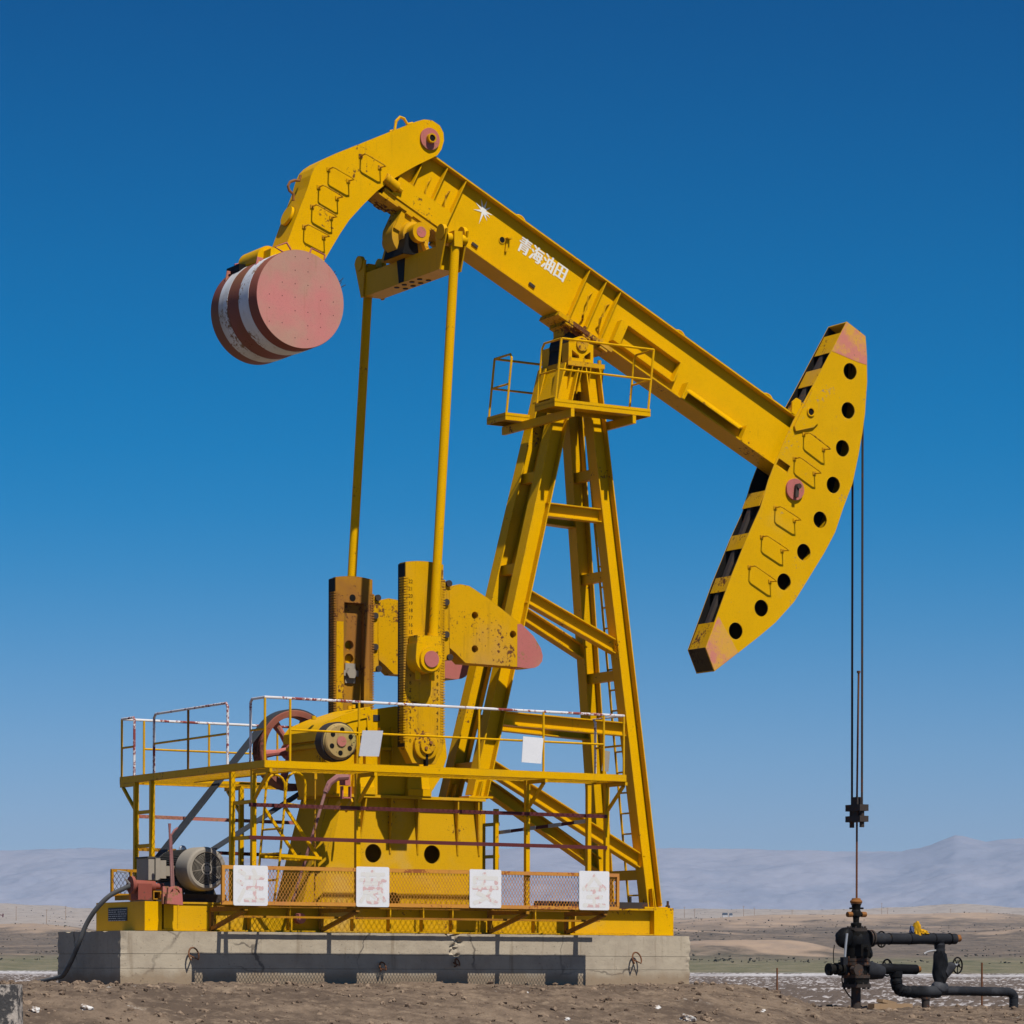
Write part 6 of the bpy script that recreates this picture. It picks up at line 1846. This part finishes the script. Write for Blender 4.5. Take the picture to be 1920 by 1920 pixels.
# rubble: loose clods nobody could count
def rubble():
    rs = np.random.default_rng(11)
    bm = bmesh.new(); bmesh.ops.create_icosphere(bm, subdivisions=1, radius=1)
    bv = np.array([v.co[:] for v in bm.verts]); bf = np.array([[v.index for v in f.verts] for f in bm.faces]); bm.free()
    V = []; Fc = []; n = 0
    N = 7000
    v = rs.uniform(41, 62, N); s = rs.uniform(-.17, .17, N) * v
    X = CAM.x + v * FW.x + s * RT0.x; Y = CAM.y + v * FW.y + s * RT0.y
    d = rect_dist(X, Y, 0, PADX, 0, PADW); keep = d > .05
    X, Y = X[keep], Y[keep]; Z = terrain(X, Y)
    size = .012 + .055 * rs.random(len(X)) ** 6
    for i in range(len(X)):
        k = 1 + (rs.random(len(bv)) - .5) * .7
        rt = rs.random() * 6.28; c_, s_ = math.cos(rt), math.sin(rt)
        p = bv * k[:, None] * size[i] * np.array([1.2, .8, .75]); p = np.stack([p[:, 0] * c_ - p[:, 1] * s_, p[:, 0] * s_ + p[:, 1] * c_, p[:, 2]], 1)
        V.append(p + np.array([X[i], Y[i], Z[i] + size[i] * .2])); Fc.append(bf + n); n += len(bv)
    me = bpy.data.meshes.new('rubble'); me.from_pydata(np.concatenate(V).tolist(), [], np.concatenate(Fc).tolist())
    me.materials.append(M_ROCKB)
    o = bpy.data.objects.new('rubble', me); COL.objects.link(o); o['kind'] = 'stuff'; o['label'] = 'loose clods and gravel scattered over the bare brown soil'
rubble()

# scrub dotted over the far plain
def scrub():
    m = Mat('dry_scrub', .95, spec=.1); m.col(m.mix(m.step(m.noise(.3, 3), .4, .6), (.055, .052, .035), (.10, .085, .055)))
    rs = np.random.default_rng(5); V = []; F_ = []; n = 0
    N = 5200
    v = np.concatenate([rs.uniform(980, 1300, 1400), rs.uniform(1300, 2200, 3200), rs.uniform(2200, 2900, 600)]); az = rs.uniform(-.2, .2, N); s = az * v
    X = CAM.x + v * FW.x + s * RT0.x; Y = CAM.y + v * FW.y + s * RT0.y
    keep = fbm(X / 60, Y / 60, 3) > .0; X, Y, v = X[keep], Y[keep], v[keep]
    Z = terrain(X, Y)
    for i in range(len(X)):
        h = rs.uniform(.25, .8) * (1.4 if rs.random() < .12 else .8); wd = rs.uniform(.15, .6)
        for k in range(7):
            a = rs.uniform(0, 6.28); dx, dy = math.cos(a) * wd, math.sin(a) * wd; lx, ly = -dy * .45, dx * .45; hh = h * rs.uniform(.5, 1.1)
            V += [(X[i] - lx, Y[i] - ly, Z[i] - .3), (X[i] + lx, Y[i] + ly, Z[i] - .3), (X[i] + dx + lx, Y[i] + dy + ly, Z[i] + hh), (X[i] + dx - lx, Y[i] + dy - ly, Z[i] + hh * .8)]
            F_.append((n, n + 1, n + 2, n + 3)); n += 4
    me = bpy.data.meshes.new('scrub'); me.from_pydata(V, [], F_); me.materials.append(m.m)
    o = bpy.data.objects.new('scrub', me); COL.objects.link(o); o['kind'] = 'stuff'; o['label'] = 'dark dry scrub dotted over the far plain'
scrub()

# far huts, poles and two distant machines
def far_base(px, D):
    p = at(px, HORIZON, D); return Vector((p.x, p.y, gz_at(p.x, p.y)))
M_HUT = paint('hut_wall', (.55, .53, .52), (.5, .48, .46), .2, .05, .3); M_ROOF = Mat('hut_roof', .7).col((.05, .06, .08)).m
for px, D, wd, lab in ((1359, 2180, 3.4, 'tiny white hut on the far plain nearest the plinth'), (1370, 2230, 2.0, 'tiny dark cabin close to the white hut on the far plain'), (1523, 2190, 5.0, 'tiny long low shed on the far plain near the wellhead')):
    p = far_base(px, D); h = thing('hut', lab, 'hut', p, 'huts on the far plain'); rt = RT0 * wd * .5; fwv = FW * 2
    m = MB(); m.hexa([p - rt - fwv, p + rt - fwv, p + rt + fwv, p - rt + fwv], [p - rt - fwv + ZUP * 2.6, p + rt - fwv + ZUP * 2.6, p + rt + fwv + ZUP * 2.6, p - rt + fwv + ZUP * 2.6]); m.build('wall', M_HUT, h)
    rt2 = rt * 1.1; m = MB(); q = p + ZUP * 2.6; m.add([q - rt2 - fwv * 1.1, q + rt2 - fwv * 1.1, q + rt2 + fwv * 1.1, q - rt2 + fwv * 1.1, q - rt2 * .9 + ZUP * 1.3, q + rt2 * .9 + ZUP * 1.3], [(0, 1, 5, 4), (2, 3, 4, 5), (0, 4, 3), (1, 2, 5), (0, 3, 2, 1)]); m.build('roof', M_ROOF, h); ORIGIN.pop()
poles = ((30, 1900, 'closest to the tiny red pumpjack'), (87, 1850, 'on the pale bluff midway between red pumpjack and plinth'), (123, 1950, 'just above the shaded end of the plinth'),
         (1283, 2200, 'directly above the plinth end, taller of two'), (1302, 2260, 'second out from the plinth end'), (1394, 2200, 'beside the dark cabin'), (1414, 2260, 'second out from the dark cabin'),
         (1485, 2300, 'beside the long low shed'), (1653, 2100, 'of a close pair above the wellhead pipe, nearer the stuffing box'), (1655 + 9, 2180, 'of a close pair above the wellhead pipe, nearer the yellow rag'),
         (1782, 2250, 'above the capped end of the upper wellhead pipe'), (1850, 2250, 'beside the tiny yellow pumpjack'))
for px, D, wh_ in poles:
    p = far_base(px, D); m = MB(); m.tube([p - ZUP * .5, p + ZUP * 8.5], [.17, .12], 6); m.bar(p + ZUP * 7.8 - RT0 * .9, p + ZUP * 7.8 + RT0 * .9, .12, .12)
    loose(m, 'utility_pole', M_WOOD, p, 'thin distant utility pole ' + wh_, 'pole', 'utility poles on the far plain')
def far_jack(px, D, mat, lab, sc):
    p = far_base(px, D); m = MB()
    for s in (-1, 1): m.bar(p + RT0 * s * 1.2 * sc, p + ZUP * 4.5 * sc, .35 * sc, .35 * sc)
    t = thing('pumpjack', lab, 'pumpjack', p, 'pumpjacks'); m.build('mast', mat, t)
    m = MB(); a, b_ = p + ZUP * 5.4 * sc - RT0 * 4 * sc, p + ZUP * 4.2 * sc + RT0 * 3.6 * sc; m.bar(a, b_, .5 * sc, .6 * sc); m.build('walking_beam', mat, t)
    m = MB(); m.bar(b_ + ZUP * 1.4 * sc + RT0 * .4 * sc, b_ - ZUP * 1.6 * sc + RT0 * .2 * sc, .6 * sc, .9 * sc); m.build('horsehead', mat, t)
    m = MB(); m.bar(p - RT0 * 4 * sc + ZUP * .3, p + RT0 * 1.5 * sc + ZUP * .3, 1.2 * sc, .6 * sc); m.bar(p - RT0 * 2.6 * sc + ZUP * .5, p - RT0 * 2.2 * sc + ZUP * 2.8 * sc, .9 * sc, .8 * sc); m.build('base_frame', mat, t); ORIGIN.pop()
far_jack(1873, 2330, M_YEL_CLEAN, 'tiny distant yellow pumpjack on the far plain at the right edge', .36)
far_jack(-4, 1900, M_DKRED, 'tiny distant red pumpjack cut off by the left edge', .75)
